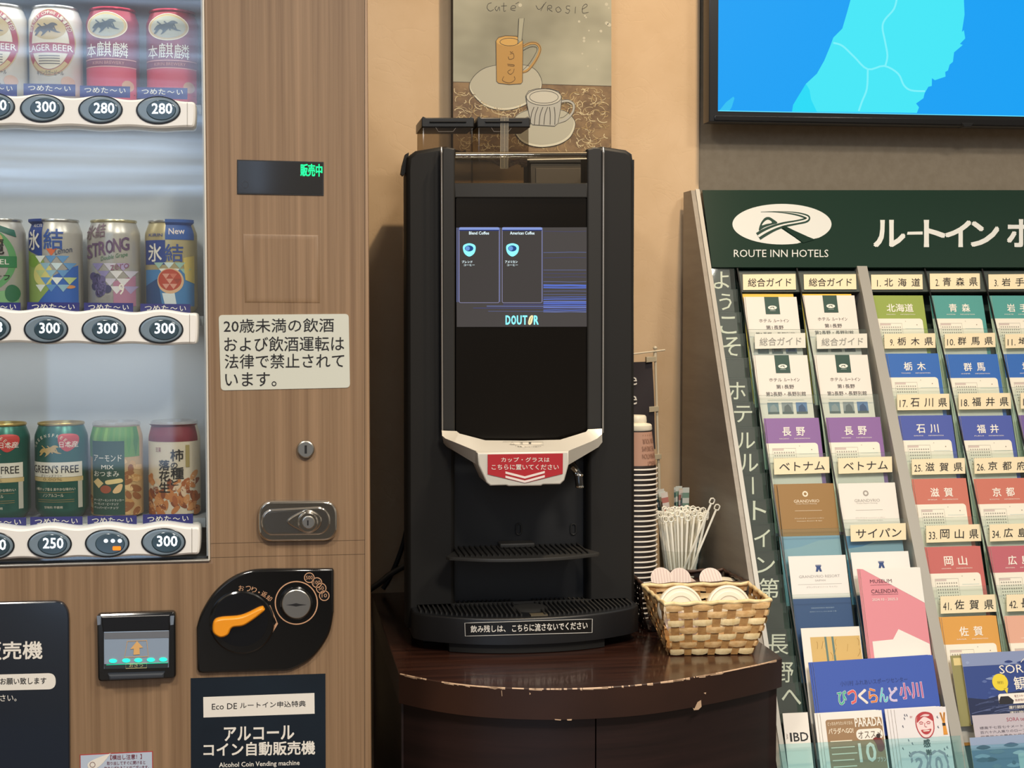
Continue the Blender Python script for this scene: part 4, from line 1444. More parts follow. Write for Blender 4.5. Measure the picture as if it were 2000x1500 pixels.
# silver spout lip
z2 = lambda x, y: (840 + x / 4.1667, 620 + y / 4.1667)
Aq = [(95, 920), (215, 925), (240, 945), (450, 1000), (760, 1003), (1060, 995), (1270, 930), (1285, 910), (1400, 905)]
Bq = [(98, 962), (125, 985), (200, 1015), (400, 1098), (760, 1094), (1120, 1088), (1310, 1010), (1360, 985), (1400, 950)]
Cq = [(110, 1020), (140, 1055), (210, 1095), (400, 1210), (760, 1210), (1125, 1200), (1320, 1085), (1370, 1055), (1402, 1015)]
YA = [2.282, 2.282, 2.28, 2.274, 2.274, 2.274, 2.28, 2.282, 2.282]
YBq = [2.276, 2.27, 2.25, 2.19, 2.19, 2.19, 2.25, 2.27, 2.276]
YCq = [2.282, 2.278, 2.26, 2.205, 2.205, 2.205, 2.26, 2.278, 2.282]
rowA = [P(*z2(*p), y) for p, y in zip(Aq, YA)]
rowB = [P(*z2(*p), y) for p, y in zip(Bq, YBq)]
rowC = [P(*z2(*p), y) for p, y in zip(Cq, YCq)]
rowD = [Vector((p.x, 2.295, p.z)) for p in rowC]
mb = MB()
k = len(Aq)
vs = rowA + rowB + rowC + rowD
fs = []
for r0 in range(3):
    for i in range(k - 1):
        fs.append([r0 * k + i, r0 * k + i + 1, (r0 + 1) * k + i + 1, (r0 + 1) * k + i])
mb.add(vs, fs, lipm)
nm_ = front(2.178)
blk_ = [z2(385, 1102), z2(1130, 1090), z2(1132, 1190), z2(1096, 1325), z2(1062, 1360), z2(920, 1362), z2(905, 1372), z2(640, 1376), z2(620, 1368), z2(490, 1372), z2(458, 1345), z2(392, 1200)]
mb.prism(blk_, lipm, -0.075, 0, nm_, 0.003, 3, nb=3)
lip = mb.build('spout_lip', cm)
mb = MB()
red = ink('b3232c')
mb.prism([z2(468, 1115), z2(1080, 1106), z2(1078, 1272), z2(772, 1347), z2(468, 1276)], red, 0.0005, 0.0012, nm_)
mb.text('カップ・グラスは', *z2(578, 1138), *z2(970, 1176), WHITE, 0.0016, nm_, 0.012)
mb.text('こちらに置いてください', *z2(500, 1196), *z2(1045, 1238), WHITE, 0.0016, nm_, 0.012)
for d in (0, 34):
    mb.poly([z2(612, 1252 + d), z2(770, 1292 + d), z2(932, 1248 + d), z2(932, 1266 + d), z2(770, 1311 + d), z2(612, 1270 + d)], ink('efe0d8'), 0.0016, nm_)
mb.build('cup_sticker', lip)
A4, B4 = rowA[4], rowB[4]


def topm(x, y, z=0.0):
    """surface of the spout's sloping top"""
    u, v = z2(x, y)
    nrm = (rowB[4] - rowA[3]).cross(rowA[5] - rowA[3]).normalized()
    if nrm.z < 0:
        nrm = -nrm
    return PN(u, v, rowA[4], nrm) + nrm * z


mb = MB()
mb.poly([(592, 1016), (918, 1018), (930, 1088), (600, 1090)], ink('e2dccd'), 0.0006, topm)
mb.stroke([(592, 1016), (918, 1018), (930, 1088), (600, 1090)], 2.5, ink('6a655c'), 0.0008, topm, closed=True)
mb.stroke([(598, 1040), (922, 1042)], 2, ink('6a655c'), 0.0008, topm)
mb.stroke([(695, 1040), (703, 1090)], 2, ink('6a655c'), 0.0008, topm)
mb.stroke([(650, 1037), (668, 1016), (686, 1037)], 2.5, BLACK, 0.0008, topm, closed=True)
mb.stroke([(612, 1084), (652, 1050), (692, 1084)], 3.5, BLACK, 0.0008, topm, closed=True)
mb.poly([(640, 1080), (645, 1066), (660, 1066), (664, 1080)], BLACK, 0.0008, topm)
mb.text('注', 730, 1018, 755, 1036, BLACK, 0.0008, topm)
mb.text('意', 800, 1018, 825, 1036, BLACK, 0.0008, topm)
mb.text('熱湯、コーヒーの抽出中', 710, 1050, 905, 1063, ink('5a554c'), 0.0008, topm)
mb.text('やけどに注意して下さい', 712, 1071, 915, 1084, ink('5a554c'), 0.0008, topm)
mb.build('caution_label', lip)
# hot water tap
mb = MB()
mb.tube([P(1117, 903, 2.29), P(1121, 912, 2.25), P(1126, 921, 2.235), P(1130, 930, 2.23), P(1132, 952, 2.23)], [0.0055, 0.0055, 0.006, 0.0065, 0.0062], mat('tap_black', '1a1a1a', 0.2, coat=.4), 14)
mb.tube([P(1117.5, 914, 2.232), P(1127, 923, 2.225)], 0.0035, chrome, 10)
mb.lathe([(0.0058, 0), (0.0068, 0.001), (0.0068, 0.003), (0.006, 0.004)], P(1132, 953, 2.23), chrome, 20)
mb.lathe([(0.0064, -0.002), (0.0074, 0), (0.0064, 0.002)], P(1130.5, 928, 2.231), chrome, 20)
mb.build('water_tap', cm)
# rear wall hooks and upper cup shelf
for x, y in ((1013, 1033), (1120, 1033)):
    mb = MB()
    st_ = ell(x, y - 5, 5, 5, 8, 180, 360) + ell(x, y + 6, 5, 5, 8, 0, 180)
    mb.tube([front(YM + 0.028)(a, b, 0.0) for a, b in st_], 0.0014, mk2, 8, closed=True)
    mb.build('shelf_hook', cm)
zs = P(1020, 1092, 2.20).z
xa, xb = P(872, 1094, 2.24).x, P(1172, 1090, 2.24).x
pl = [(xa, 2.245)] + smooth([(xa + 0.004, 2.236), ((xa * 3 + xb) / 4, 2.212), ((xa + xb) / 2, 2.205), ((xa + 3 * xb) / 4, 2.212), (xb - 0.004, 2.236)], 6) + [(xb, 2.245), (xb - 0.03, 2.325), ((xa + xb) / 2 + 0.04, 2.328), ((xa + xb) / 2 - 0.04, 2.328), (xa + 0.03, 2.325)]
mb = MB()
mb.prism(pl, mk2, zs - 0.005, zs, flz, 0.0015, 0.0015, nb=2)
for i in range(24):
    x = xa + 0.02 + (xb - xa - 0.04) * i / 23
    mb.box((x - 0.0012, 2.232, zs - 0.001), (x + 0.0012, 2.322, zs + 0.0028), mk)
mb.box(((xa + xb) / 2 - 0.028, 2.30, zs), ((xa + xb) / 2 + 0.028, 2.328, zs + 0.008), mk2, 0.002)
mb.build('cup_shelf', cm)
# drip tray
zt_, zb_ = P(1017, 1207, 2.195).z, P(1017, 1257, 2.20).z
xa, xb = P(804.5, 1190, 2.28).x, P(1242.5, 1190, 2.28).x
xm = (xa + xb) / 2


def trayY(x):
    t = (x - xm) / ((xb - xa) / 2)
    return 2.192 + 0.062 * min(t * t, 1.0) ** 1.15


tf_ = [(xa + (xb - xa) * i / 28, trayY(xa + (xb - xa) * i / 28)) for i in range(29)]
tray_o = [(xa, 2.335)] + [(xa, tf_[0][1] + .012)] + [(xa + .003, tf_[0][1] + .004)] + tf_[1:-1] + [(xb - .003, tf_[-1][1] + .004), (xb, tf_[-1][1] + .012), (xb, 2.335)]
mb = MB()
mb.prism(tray_o, mat('tray_black', '17181a', 0.4), zb_, zt_, flz, 0.003, 0.003, nb=3)
mb.build('drip_tray', cm)
mb = MB()
for i in range(46):
    x = xa + 0.012 + (xb - xa - 0.024) * i / 45
    if abs(x - xm) < 0.012:
        continue
    mb.box((x - 0.0013, trayY(x) + 0.014, zt_ - 0.001), (x + 0.0013, 2.325, zt_ + 0.0035), mk2)
mb.box((xa + 0.01, 2.30, zt_ - .001), (xb - 0.01, 2.304, zt_ + 0.004), mk2)
mb.lathe([(0.0, 0.0045), (0.020, 0.0045), (0.026, 0.003), (0.030, -0.001)], (xm + 0.004, 2.262, zt_), mk2, 30)
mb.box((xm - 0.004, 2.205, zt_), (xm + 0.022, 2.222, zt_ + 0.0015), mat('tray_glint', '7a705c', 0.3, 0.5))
mb.build('drip_grid', cm)
mb = MB()
pa, pb = P(878, 1255, 2.225).x, P(1180, 1255, 2.225).x
pf = [(pa + (pb - pa) * i / 16, trayY(pa + (pb - pa) * i / 16) + 0.008) for i in range(17)]
mb.prism([(pa, 2.34)] + pf + [(pb, 2.34)], mk, ZC + 0.001, zb_ + 0.004, flz)
mb.box((xa + 0.02, 2.30, ZC + 0.001), (xb - 0.02, YB - 0.02, zb_ + 0.02), mk)
mb.build('machine_foot', cm)


def traymap(u, v, z=0.0):
    Y = 2.2
    for _ in range(10):
        Y = trayY(P(u, v, Y).x)
    return P(u, v, Y) + Vector((0, -z, 0))


mb = MB()
q = [(907.5, 1216.5), (1156.5, 1208.5), (1156, 1235), (908.5, 1242)]
mb.poly(q, mat('sticker_black', '101010', 0.35), 0.0012, traymap, step=12)
q2 = [(907.5 + 249 * i / 20, 1216.5 - 8 * i / 20) for i in range(21)] + [(1156 - 247.5 * i / 20, 1235 + 7 * i / 20) for i in range(21)]
mb.stroke(q2, 1.3, ink('c9c6be'), 0.0016, traymap, closed=True)
mb.text('飲み残しは、', 919, 1221.5, 987, 1235, WHITE, 0.0016, traymap, 0.022, slope=-.02, step=12)
mb.text('こちらに流さないでください', 1000, 1219.5, 1147, 1234, WHITE, 0.0016, traymap, 0.022, slope=-.04, step=12)
mb.build('drain_sticker', cm)
# bean hoppers
beans = grain('coffee_beans', '2a1a10', '4f3420', (160, 160, 160), 0.4, 0.6, 2)
YH = 2.49
mh = front(YH)
hk = mat('hopper_lid_black', '141414', 0.35)
for x0, x1, tape in ((823, 926, False), (931.5, 1035, True)):
    mb = MB()
    mb.prism([(x0 + 2, 246), (x1 - 2, 246), (x1 - 2, 372), (x0 + 2, 372)], smoke2, -0.09, 0, mh, 0.003, 3, backcap=True)
    hb = mb.build('bean_hopper', cm)
    mb = MB()
    mb.prism([(x0, 249), (x0, 232), (x0 + 3, 227.5), (x0 + 9, 230), (x1 - 9, 230), (x1 - 4, 227.5), (x1, 232), (x1, 249)], hk, -0.095, 0.002, mh, 0.002, 2)
    mb.tube([mh(x0 + 16, 238.5, 0.0035), mh(x1 - 16, 238.5, 0.0035)], 0.0016, hk, 8)
    mb.build('hopper_lid', hb)
    mb = MB()
    mb.stroke([(x0 + 28, 249), (x0 + 33, 257), (x0 + 62, 257), (x0 + 67, 250)], 1.0, mat('hopper_latch', '6a625a', 0.4), 0.0006, mh)
    mb.build('lid_latch', hb)
    mb = MB()

    def heap(u, v, x0=x0, x1=x1):
        p0, p1 = P(x0 + 5, 289, YH + .004), P(x1 - 5, 289, YH + .004)
        return Vector((p0.x + (p1.x - p0.x) * u, YH + .006 + .078 * v, p0.z - 0.022 + 0.010 * math.sin(9 * u + 3 * v) * .6 + 0.022 * v + (0.010 if not tape else -0.01) * u))
    mb.grid(heap, 14, 10, beans)
    pA, pB = P(x0 + 5, 289, YH + .004), P(x1 - 5, 289, YH + .004)
    mb.grid(lambda u, v: heap(u, 0).lerp(Vector((pA.x + (pB.x - pA.x) * u, YH + .006, pA.z - .016)), v), 14, 4, beans)
    mb.build('coffee_beans', hb)
    if tape:
        mb = MB()
        tp = clear('clear_tape', (0.93, 0.91, 0.86), 0.10, 0.12, 0.10, (220, 215, 200))
        mb.prism([(977, 228), (993, 228), (992, 330), (976, 330)], tp, 0.0022, 0.0026, mh)
        for x in (977.5, 985, 992):
            mb.stroke([(x, 229), (x - .6, 328)], .7, ink('a89c84'), 0.0029, mh)
        mb.build('tape_strip', hb)
mb = MB()
mb.prism([(1040, 316), (1146, 316), (1146, 375), (1040, 375)], mat('powder_box', '4b453e', 0.5), -0.09, -0.02, mh, 0.003, 3)
mb.prism([(1036, 306), (1150, 306), (1150, 317), (1036, 317)], mat('powder_lid', '2c2926', 0.4), -0.095, -0.017, mh, 0.003, 2)
mb.prism([(1050, 326), (1140, 326), (1140, 372), (1050, 372)], mat('powder_front', '5c554c', 0.5), -0.021, -0.018, mh, 0.001, 2)
mb.build('powder_hopper', cm)
mb = MB()
mb.prism([(889, 372), (1147, 372), (1147, 396), (889, 396)], mk, -(YB - YM) + 0.01, -0.02, mm_)
mb.build('top_deck', cm)

# cables beside the machine
mb = MB()
mb.tube([Vector(p) for p in smooth([P(797, 1020, 2.705), P(788, 1060, 2.705), P(776, 1095, 2.705), P(766, 1118, 2.705), P(757, 1136, 2.705), P(748, 1150, 2.705)], 5)], 0.0045, mat('cable_black', '0c0c0c', 0.5), 10)
tag(mb.build('power_cable'), 'thin black power cable hanging behind the coffee machine', 'cable')
mb = MB()
mb.tube([Vector(p) for p in smooth([P(797, 1103, 2.68), P(786, 1108, 2.677), P(762, 1122, 2.67), P(742, 1138, 2.66), P(722, 1152, 2.65), P(700, 1170, 2.64)], 5)], 0.0055, mat('hose_grey', '45413a', 0.45), 10)
tag(mb.build('water_hose'), 'grey water hose running from the coffee machine to the vending machine', 'hose')
# ================================================================== things on the counter
paper = mat('cup_white', 'f4ecdf', 0.5)
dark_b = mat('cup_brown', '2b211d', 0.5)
pink_b = mat('cup_sleeve', 'b98f79', 0.6)
tan_t = ink('8a6450')
# inverted cup: rim below, base above, facing the room
cpos = PZ(1241, 1203, ZC)
RIM, CH, BASE = 0.0368, 0.066, 0.0262
ORD = 'second third fourth fifth sixth seventh eighth ninth tenth eleventh twelfth thirteenth fourteenth fifteenth sixteenth seventeenth eighteenth nineteenth twentieth'.split()
ORD += ['twenty-' + x for x in 'first second third fourth fifth sixth seventh eighth ninth'.split()]
zt = P(1241, 912, cpos.y).z          # rim of the topmost cup
NC = 30
pitch = (zt - 0.003 - (ZC + 0.0005)) / (NC - 1)


def make_cup(z, sleeve, label):
    root = thing('paper_cup', (cpos.x, cpos.y, z), label, 'cup', 'inverted paper cups stacked beside the coffee machine')
    mb = MB()
    c = (cpos.x, cpos.y, z)
    rr_ = lambda h: RIM - 0.0022 - (RIM - 0.0022 - BASE) * h / CH
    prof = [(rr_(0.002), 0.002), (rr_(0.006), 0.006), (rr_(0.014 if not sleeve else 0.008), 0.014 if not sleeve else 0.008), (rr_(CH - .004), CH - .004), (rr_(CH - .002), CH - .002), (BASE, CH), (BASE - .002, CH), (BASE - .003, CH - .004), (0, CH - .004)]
    mb.lathe(prof, c, [dark_b, dark_b, dark_b if not sleeve else pink_b, pink_b, dark_b, dark_b, paper, paper], 44)  # dark band above the rim, taller on nested cups to darken the gaps
    if sleeve:
        def cup(x, y, zz=0.0):
            h = y
            r_ = rr_(h) + zz + 0.0003
            t = x / RIM + math.atan2(cpos.x, cpos.y)
            return Vector((cpos.x + r_ * math.sin(t), cpos.y - r_ * math.cos(t), z + h))
        for i, (t, a, b) in enumerate((('FOR YOUR', -.004, .030), ('THE DREAMS', -.006, .030), ('INSPIRATION', -.006, .032), ('ENERGY', .004, .030))):
            y = CH - 0.013 - i * 0.0125
            mb.text(t, b, y - 0.0082, a, y, tan_t, 0.0004, cup, 0.0, step=0.004)
        for k in range(6):
            mb.poly(ell(-.002 + k * .006, CH - .007, .0008, .0008, 8), tan_t, 0.0004, cup)
    mb.build('cup_wall', root)
    mb = MB()
    mb.lathe([(RIM - .0026, 0.0022), (RIM - .0008, 0.0032), (RIM, 0.0020), (RIM - .0004, 0.0005), (RIM - .0022, 0.0), (RIM - .0034, 0.001), (RIM - .0026, 0.0022)], c, paper, 44)
    mb.build('rolled_rim', root)
    return root


make_cup(zt - 0.003, True, 'topmost inverted paper cup with pink printed sleeve and upside-down words')
base_c = None
for i in range(NC - 1):
    z = zt - 0.003 - (i + 1) * pitch
    lb = 'inverted paper cup with white rim, %s from the top of the stack' % ORD[i] if i < NC - 2 else 'lowest inverted paper cup of the stack, resting on the counter'
    if base_c is None:
        base_c = make_cup(z, False, lb)
        z_first = z
    else:
        d = dup(base_c, (0, 0, z - z_first))
        d['label'] = lb
ztop = zt - 0.003 + CH
mb = MB()
lidc = mat('lid_white', 'efe6cf', 0.4)
mb.lathe([(0, 0.0002), (0.0262, 0.0002), (0.0270, 0.002), (0.0262, 0.0085), (0.0240, 0.0105), (0.0185, 0.0115), (0.0170, 0.0125), (0.0178, 0.0150), (0.0170, 0.0225), (0.0150, 0.0250), (0, 0.0255)], (cpos.x, cpos.y, ztop), lidc, 44)
tag(mb.build('cup_lid'), 'white domed cup lid lying on top of the inverted cup stack', 'cup lid')

# ---- little banner on a pole
YF = 2.645
mfz = front(YF)
fb = PZ(1292, 1160, ZC)
root = thing('table_banner', (P(1280, 900, YF).x, YF, ZC), 'small dark banner with white letters on a white pole behind the cup stack', 'banner')
cream_p = mat('pole_cream', 'd8cbb0', 0.4)
ptop, pbot = P(1279.5, 684, YF), P(1289, 1000, YF)
pdir = (pbot - ptop) / (pbot.z - ptop.z)
pfloor = ptop + pdir * (ZC + 0.012 - ptop.z)
pmid = ptop + pdir * (P(1285, 905, YF).z - ptop.z)
mb = MB()
mb.tube([ptop, pmid], 0.0023, cream_p, 10)
mb.tube([pmid, pfloor], 0.0033, cream_p, 10)
mb.lathe([(0.0, 0.006), (0.003, 0.005), (0.0042, 0.002), (0.003, -0.001), (0, -0.002)], ptop + Vector((0, 0, 0.002)), cream_p, 14)
mb.tube([ptop + Vector((0, 0, -.004)), ptop + Vector((0, 0, -.02))], 0.0036, cream_p, 12)
mb.build('pole', root)
mb = MB()
mb.tube([mfz(1190, 697, 0.003), mfz(1298, 683.5, 0.003)], 0.0016, cream_p, 8)
mb.build('cross_bar', root)
mb = MB()
mb.lathe([(0, 0.012), (0.018, 0.010), (0.020, 0.004), (0.020, 0.0004), (0, 0.0004)], Vector((pfloor.x, pfloor.y, ZC)), mat('banner_base', '2a2624', 0.4), 30)
mb.build('base', root)
mb = MB()
fabric = mat('banner_cloth', '2d2629', 0.75)
mb.grid(lambda u, v: mfz(1180 + (1274 + 6 * v - 1180) * u, 709 + (880 - 709) * v - 3 * u, 0.002 + .002 * math.sin(7 * v + 5 * u)), 10, 12, fabric)
mb.text('e', 1229, 736, 1243, 752, WHITE, 0.0045, mfz)
mb.text('e', 1227, 772, 1243, 790, WHITE, 0.0045, mfz)
mb.build('flag', root)
for y0 in (700, 797, 890):
    mb = MB()
    x0 = 1264 + (y0 - 700) * .055
    mb.prism([(x0 - 3, y0 - 3), (x0 + 16, y0 - 4), (x0 + 16, y0 + 6), (x0 - 3, y0 + 8)], mat('clip_clear', 'b9ac90', 0.3), -0.0035, 0.006, mfz, 0.001, 1)
    mb.build('clip', root)

# ---- glass of stirrers
clear_cup = clear('clear_plastic', (0.965, 0.975, 0.965), 0.06, 0.04)
YGl = 2.47
gx = P(1330, 1080, YGl).x
gz1 = P(1330, 1071, YGl).z
gr = (P(1376, 1071, YGl).x - P(1288, 1071, YGl).x) / 2


def glass(name, x, y, z1, r1, label, cat):
    mb = MB()
    r0 = r1 * 0.72
    h = z1 - ZC - 0.0006
    mb.lathe([(0, 0.0), (r0, 0.0), (r0 + .001, 0.002), (r1, h - .001), (r1 + .0012, h), (r1 - .0006, h + .0004), (r1 - .0014, h - .002), (r0 - .0012, 0.004), (0, 0.004)], (x, y, ZC + 0.0006), clear_cup, 48)
    return tag(mb.build(name), label, cat)


glass('plastic_tumbler', gx, YGl, gz1, gr, 'clear plastic tumbler holding white stirrers beside the cup stack', 'tumbler')
stir = mat('stirrer_cream', 'f6f2e2', 0.45)


def make_stirrer():
    root = thing('stirrer', (0, 0, 0), 'thin cream coffee stirrer with a looped end standing in the clear tumbler', 'stirrer', 'coffee stirrers in the clear tumbler')
    mb = MB()
    mb.box((-0.0017, -0.0009, 0), (0.0017, 0.0009, 0.154), stir, 0.0004)
    mb.build('shaft', root)
    mb = MB()
    mb.tube([Vector((a, 0, 0.154 + b)) for a, b in ((-.0036, .0005), (-.0042, .004), (-.0036, .008), (0, .0095), (.0036, .008), (.0042, .004), (.0036, .0005), (0, -.0006))], 0.0013, stir, 6, closed=True)
    mb.build('loop', root)
    return root


r_ = random.Random(4)
st0 = make_stirrer()
ns, hrim = 0, gz1 - ZC - 0.006
plan = [((k + .5) / 8 * 2 - 1, L, None) for L in range(7) for k in range(8)] + [(f, -1, .40) for f in (.60, .93)]
for fx, L, sl in plan:                                  # ranks of stirrers fanning out over the rim
    s = st0 if ns == 0 else dup(st0)
    ns += 1
    yy = gr * (-.52 + 1.04 * L / 6) if sl is None else gr * -.64
    lim = math.sqrt(max(1 - (yy / (gr * .98)) ** 2, .1)) * (gr - .0045)
    xr = fx * lim + (r_.uniform(-.0008, .0008) if sl is None else 0)
    if sl is None:
        sl = (.16 if fx < 0 else .24) * fx
    b = Vector((gx + xr - sl * hrim, YGl + yy * .72, ZC + 0.006 + r_.uniform(0, .012)))
    if L < 0:
        b += Vector((sl, yy * .28 / hrim, 1)) * 0.03
    t = Vector((sl, yy * .28 / hrim, 1)).normalized()
    q = Vector((0, 0, 1)).rotation_difference(t)
    s.rotation_euler = (q.to_matrix() @ Matrix.Rotation(r_.uniform(-.3, .3), 3, 'Z')).to_euler()
    s.location = b

# ---- sugar sticks in a second tumbler behind
YS2 = 2.605
sx = P(1331, 1060, YS2).x
glass('plastic_tumbler', sx, YS2, P(1322, 1050, YS2).z, gr * 0.84, 'clear plastic tumbler of sugar sticks behind the stirrers', 'tumbler')
cols = [('red and white striped', 'c27a70', 'e8dcd2'), ('green and white striped', '7fa08e', 'dfe4da'), ('teal and white', '4f8688', 'dce4e2'), ('brown and cream', 'a07a58', 'e0d2b8'), ('plain white', 'e6e2d6', 'd4d2c8')]


def make_stick(cn, c1, c2):
    mb = MB()
    hw = 0.0062
    a, b = ink(c1), ink(c2)
    n_ = 19
    for k in range(n_):
        z0, z1_ = 0.180 * k / n_, 0.180 * (k + 1) / n_
        m = a if (k % 2 or k == n_ - 2) else b
        f = lambda z: 0.0020 * math.sin(PI * min(max(z / 0.180, .03), .97)) ** .5
        vs = []
        for z in (z0, z1_):
            vs += [Vector((-hw, 0, z)), Vector((0, -f(z), z)), Vector((hw, 0, z)), Vector((0, f(z), z))]
        mb.add(vs, [[0, 1, 5, 4], [1, 2, 6, 5], [2, 3, 7, 6], [3, 0, 4, 7]], m)
    o = mb.build('sugar_stick', origin=(0, 0, 0))
    return tag(o, cn + ' paper sugar stick standing in the tumbler behind the stirrers', 'sugar stick', cn + ' sugar sticks in the back tumbler')


protos = [make_stick(*c) for c in cols]
for i in range(24):
    k = i % 5
    s = protos[k] if i < 5 else dup(protos[k])
    fx, L = (i % 3) - 1, i // 3
    yy = -.0185 + .0370 * L / 7
    t = Vector((fx * .17 + r_.uniform(-.015, .015), yy * 2.0, 1)).normalized()
    q = Vector((0, 0, 1)).rotation_difference(t)
    s.rotation_euler = q.to_euler()
    s.location = (sx + fx * .0128 * (1 - abs(yy) * 12), YS2 + yy * .9, ZC + 0.006 + r_.uniform(0, .016))

# ---- wicker baskets


def basket(name, corners_t, corners_b, zt_, rows_, colx, coly, c1, c2, c3, label, rimr, amp=0.0022):
    """corners: front-left, front-right, back-right, back-left; woven strips between"""
    T = [Vector((x, y, zt_)) for x, y in corners_t]
    B = [Vector((x, y, ZC + 0.001)) for x, y in corners_b]
    cen = sum(T, Vector()) / 4
    root = thing(name, (cen.x, cen.y, ZC), label, 'basket')
    m1, m2, m3 = c1, c2, c3
    mb = MB()
    for w_ in range(4):
        a0, a1, b0, b1 = T[w_], T[(w_ + 1) % 4], B[w_], B[(w_ + 1) % 4]
        nc = colx if w_ % 2 == 0 else coly
        nrm = (a1 - a0).cross(b0 - a0).normalized()
        if nrm.dot((a0 + a1) / 2 - cen) < 0:
            nrm = -nrm

        def wall(u, v, d, a0=a0, a1=a1, b0=b0, b1=b1, nrm=nrm):
            bow = math.sin(PI * v) * 0.004
            return (a0.lerp(a1, u)).lerp(b0.lerp(b1, u), v) + nrm * (d + bow)
        for c in range(nc):                                  # upright stakes
            u0, u1 = (c + .5) / nc - .30 / nc, (c + .5) / nc + .30 / nc
            vs = [wall(u, v / 8, 0.0006) for v in range(9) for u in (u0, u1)]
            mb.add(vs, [[2 * k, 2 * k + 1, 2 * k + 3, 2 * k + 2] for k in range(8)], m2)
        rw = random.Random(w_)
        for r in range(rows_):                               # weavers
            v0, v1 = r / rows_ + .06 / rows_, (r + 1) / rows_ - .06 / rows_
            vs, N = [], nc * 8
            ph = r % 2
            for k in range(N + 1):
                u = k / N
                d = amp * math.cos(PI * (u * nc - .5 + ph)) + .0008
                if d > 0:
                    d = amp * (abs(d) / amp) ** .6
                j = rw.uniform(-.02, .02) / rows_
                pinch = .10 / rows_ * (1 - max(0, d) / (amp + .0009))
                for s_ in range(4):
                    v = v0 + pinch + (v1 - v0 - 2 * pinch) * s_ / 3 + j
                    vs.append(wall(u, v, d + .0007 * math.sin(PI * s_ / 3)))
            mb.add(vs, [[4 * k + s_, 4 * k + s_ + 1, 4 * k + 5 + s_, 4 * k + 4 + s_] for k in range(N) for s_ in range(3)], m1 if rw.random() > .3 else m3)
    mb.build('woven_wall', root)
    mb = MB()
    path = []
    for w_ in range(4):
        for k in range(14):
            p = T[w_].lerp(T[(w_ + 1) % 4], k / 14)
            path.append(p + Vector((0, 0, .0012 * math.sin(k * 1.9 + w_))))
    mb.tube(path, [rimr * (1 + .12 * math.sin(k * 2.3)) for k in range(len(path))], m3, 10, closed=True)
    mb.build('rim', root)
    mb = MB()
    mb.add([b + Vector((0, 0, .002)) for b in B], [[0, 1, 2, 3]], m2)
    mb.build('bottom', root)
    return root


w1 = grain('rattan_light', 'c49a62', 'dcb985', (90, 90, 200), 0.55, 0.0, 3)
w2 = grain('rattan_stake', '9a6f3e', 'b38850', (90, 90, 200), 0.6, 0.0, 3)
w3 = grain('rattan_pale', 'd8bd88', 'ecd6a6', (90, 90, 90), 0.5, 0.0, 3)
bfl, bfr = PZ(1309, 1281, ZC), PZ(1467, 1278.5, ZC)
ZBk = P(1300, 1181, bfl.y - 0.012).z
tfl, tfr = PZ(1299, 1181, ZBk), PZ(1505, 1173, ZBk)
tbl, tbr = PZ(1255, 1144, ZBk), PZ(1462, 1140, ZBk)
bbl = Vector((tbl.x + .026, tbl.y - .02, 0))
bbr = Vector((tbr.x - .026, tbr.y - .02, 0))
basket('wicker_basket', [(p.x, p.y) for p in (tfl, tfr, tbr, tbl)], [(p.x, p.y) for p in (bfl, bfr, bbr, bbl)], ZBk, 7, 7, 5, w1, w2, w3, 'light wicker basket of white cup lids at the counter corner', 0.0032)
d1 = grain('wicker_brown', '2c1c14', '4a3022', (90, 90, 200), 0.5, 0.0, 3)
d2 = mat('wicker_brown_dark', '1f140f', 0.6)
# dark basket behind: same height, just beyond the light one
gapy = tbl.y + 0.014
ZD = ZBk - 0.002
xA, xB = P(1250, 1135, gapy + .02).x, P(1450, 1130, gapy + .02).x
yD2 = PZ(1330, 1116, ZD).y
basket('wicker_basket', [(xA, gapy), (xB, gapy), (xB - .004, yD2), (xA + .006, yD2)], [(xA + .014, gapy + .010), (xB - .014, gapy + .010), (xB - .016, yD2 - .010), (xA + .016, yD2 - .010)], ZD, 8, 9, 5, d1, d2, d1, 'dark brown wicker basket of creamer cups behind the light basket', 0.003, 0.0016)

# white lids standing in the light basket


def make_lid(c, tilt, label, r=0.0365, yaw=0.0):
    tf = Matrix.Rotation(yaw, 3, 'Z') @ Matrix.Rotation(tilt, 3, 'X')
    mb = MB()
    mb.lathe([(0, 0.005), (r * .50, 0.005), (r * .54, 0.0062), (r * .70, 0.0062), (r * .74, 0.0046), (r * .86, 0.0044), (r * .90, 0.0056), (r * .96, 0.005), (r, 0.002), (r, -0.002), (r - .001, -0.003), (r - .0015, 0.002), (0, 0.0035)], c, lidc, 52, tf)
    o = mb.build('cup_lid', origin=c)
    return tag(o, label, 'cup lid', 'white cup lids in the light basket')


lcz = ZBk - 0.016
yl_ = (tfl.y + tbl.y) / 2
make_lid(P(1329, 1189, tfl.y + .030), R(76), 'white cup lid standing in the light basket nearer the cup stack', 0.0355)
make_lid(P(1423, 1188, tfl.y + .032), R(76), 'white cup lid standing in the light basket nearer the leaflet rack', 0.0355)
# portion creamers in the dark basket
cr_s = mat('creamer_cup', 'd9c4b8', 0.4)


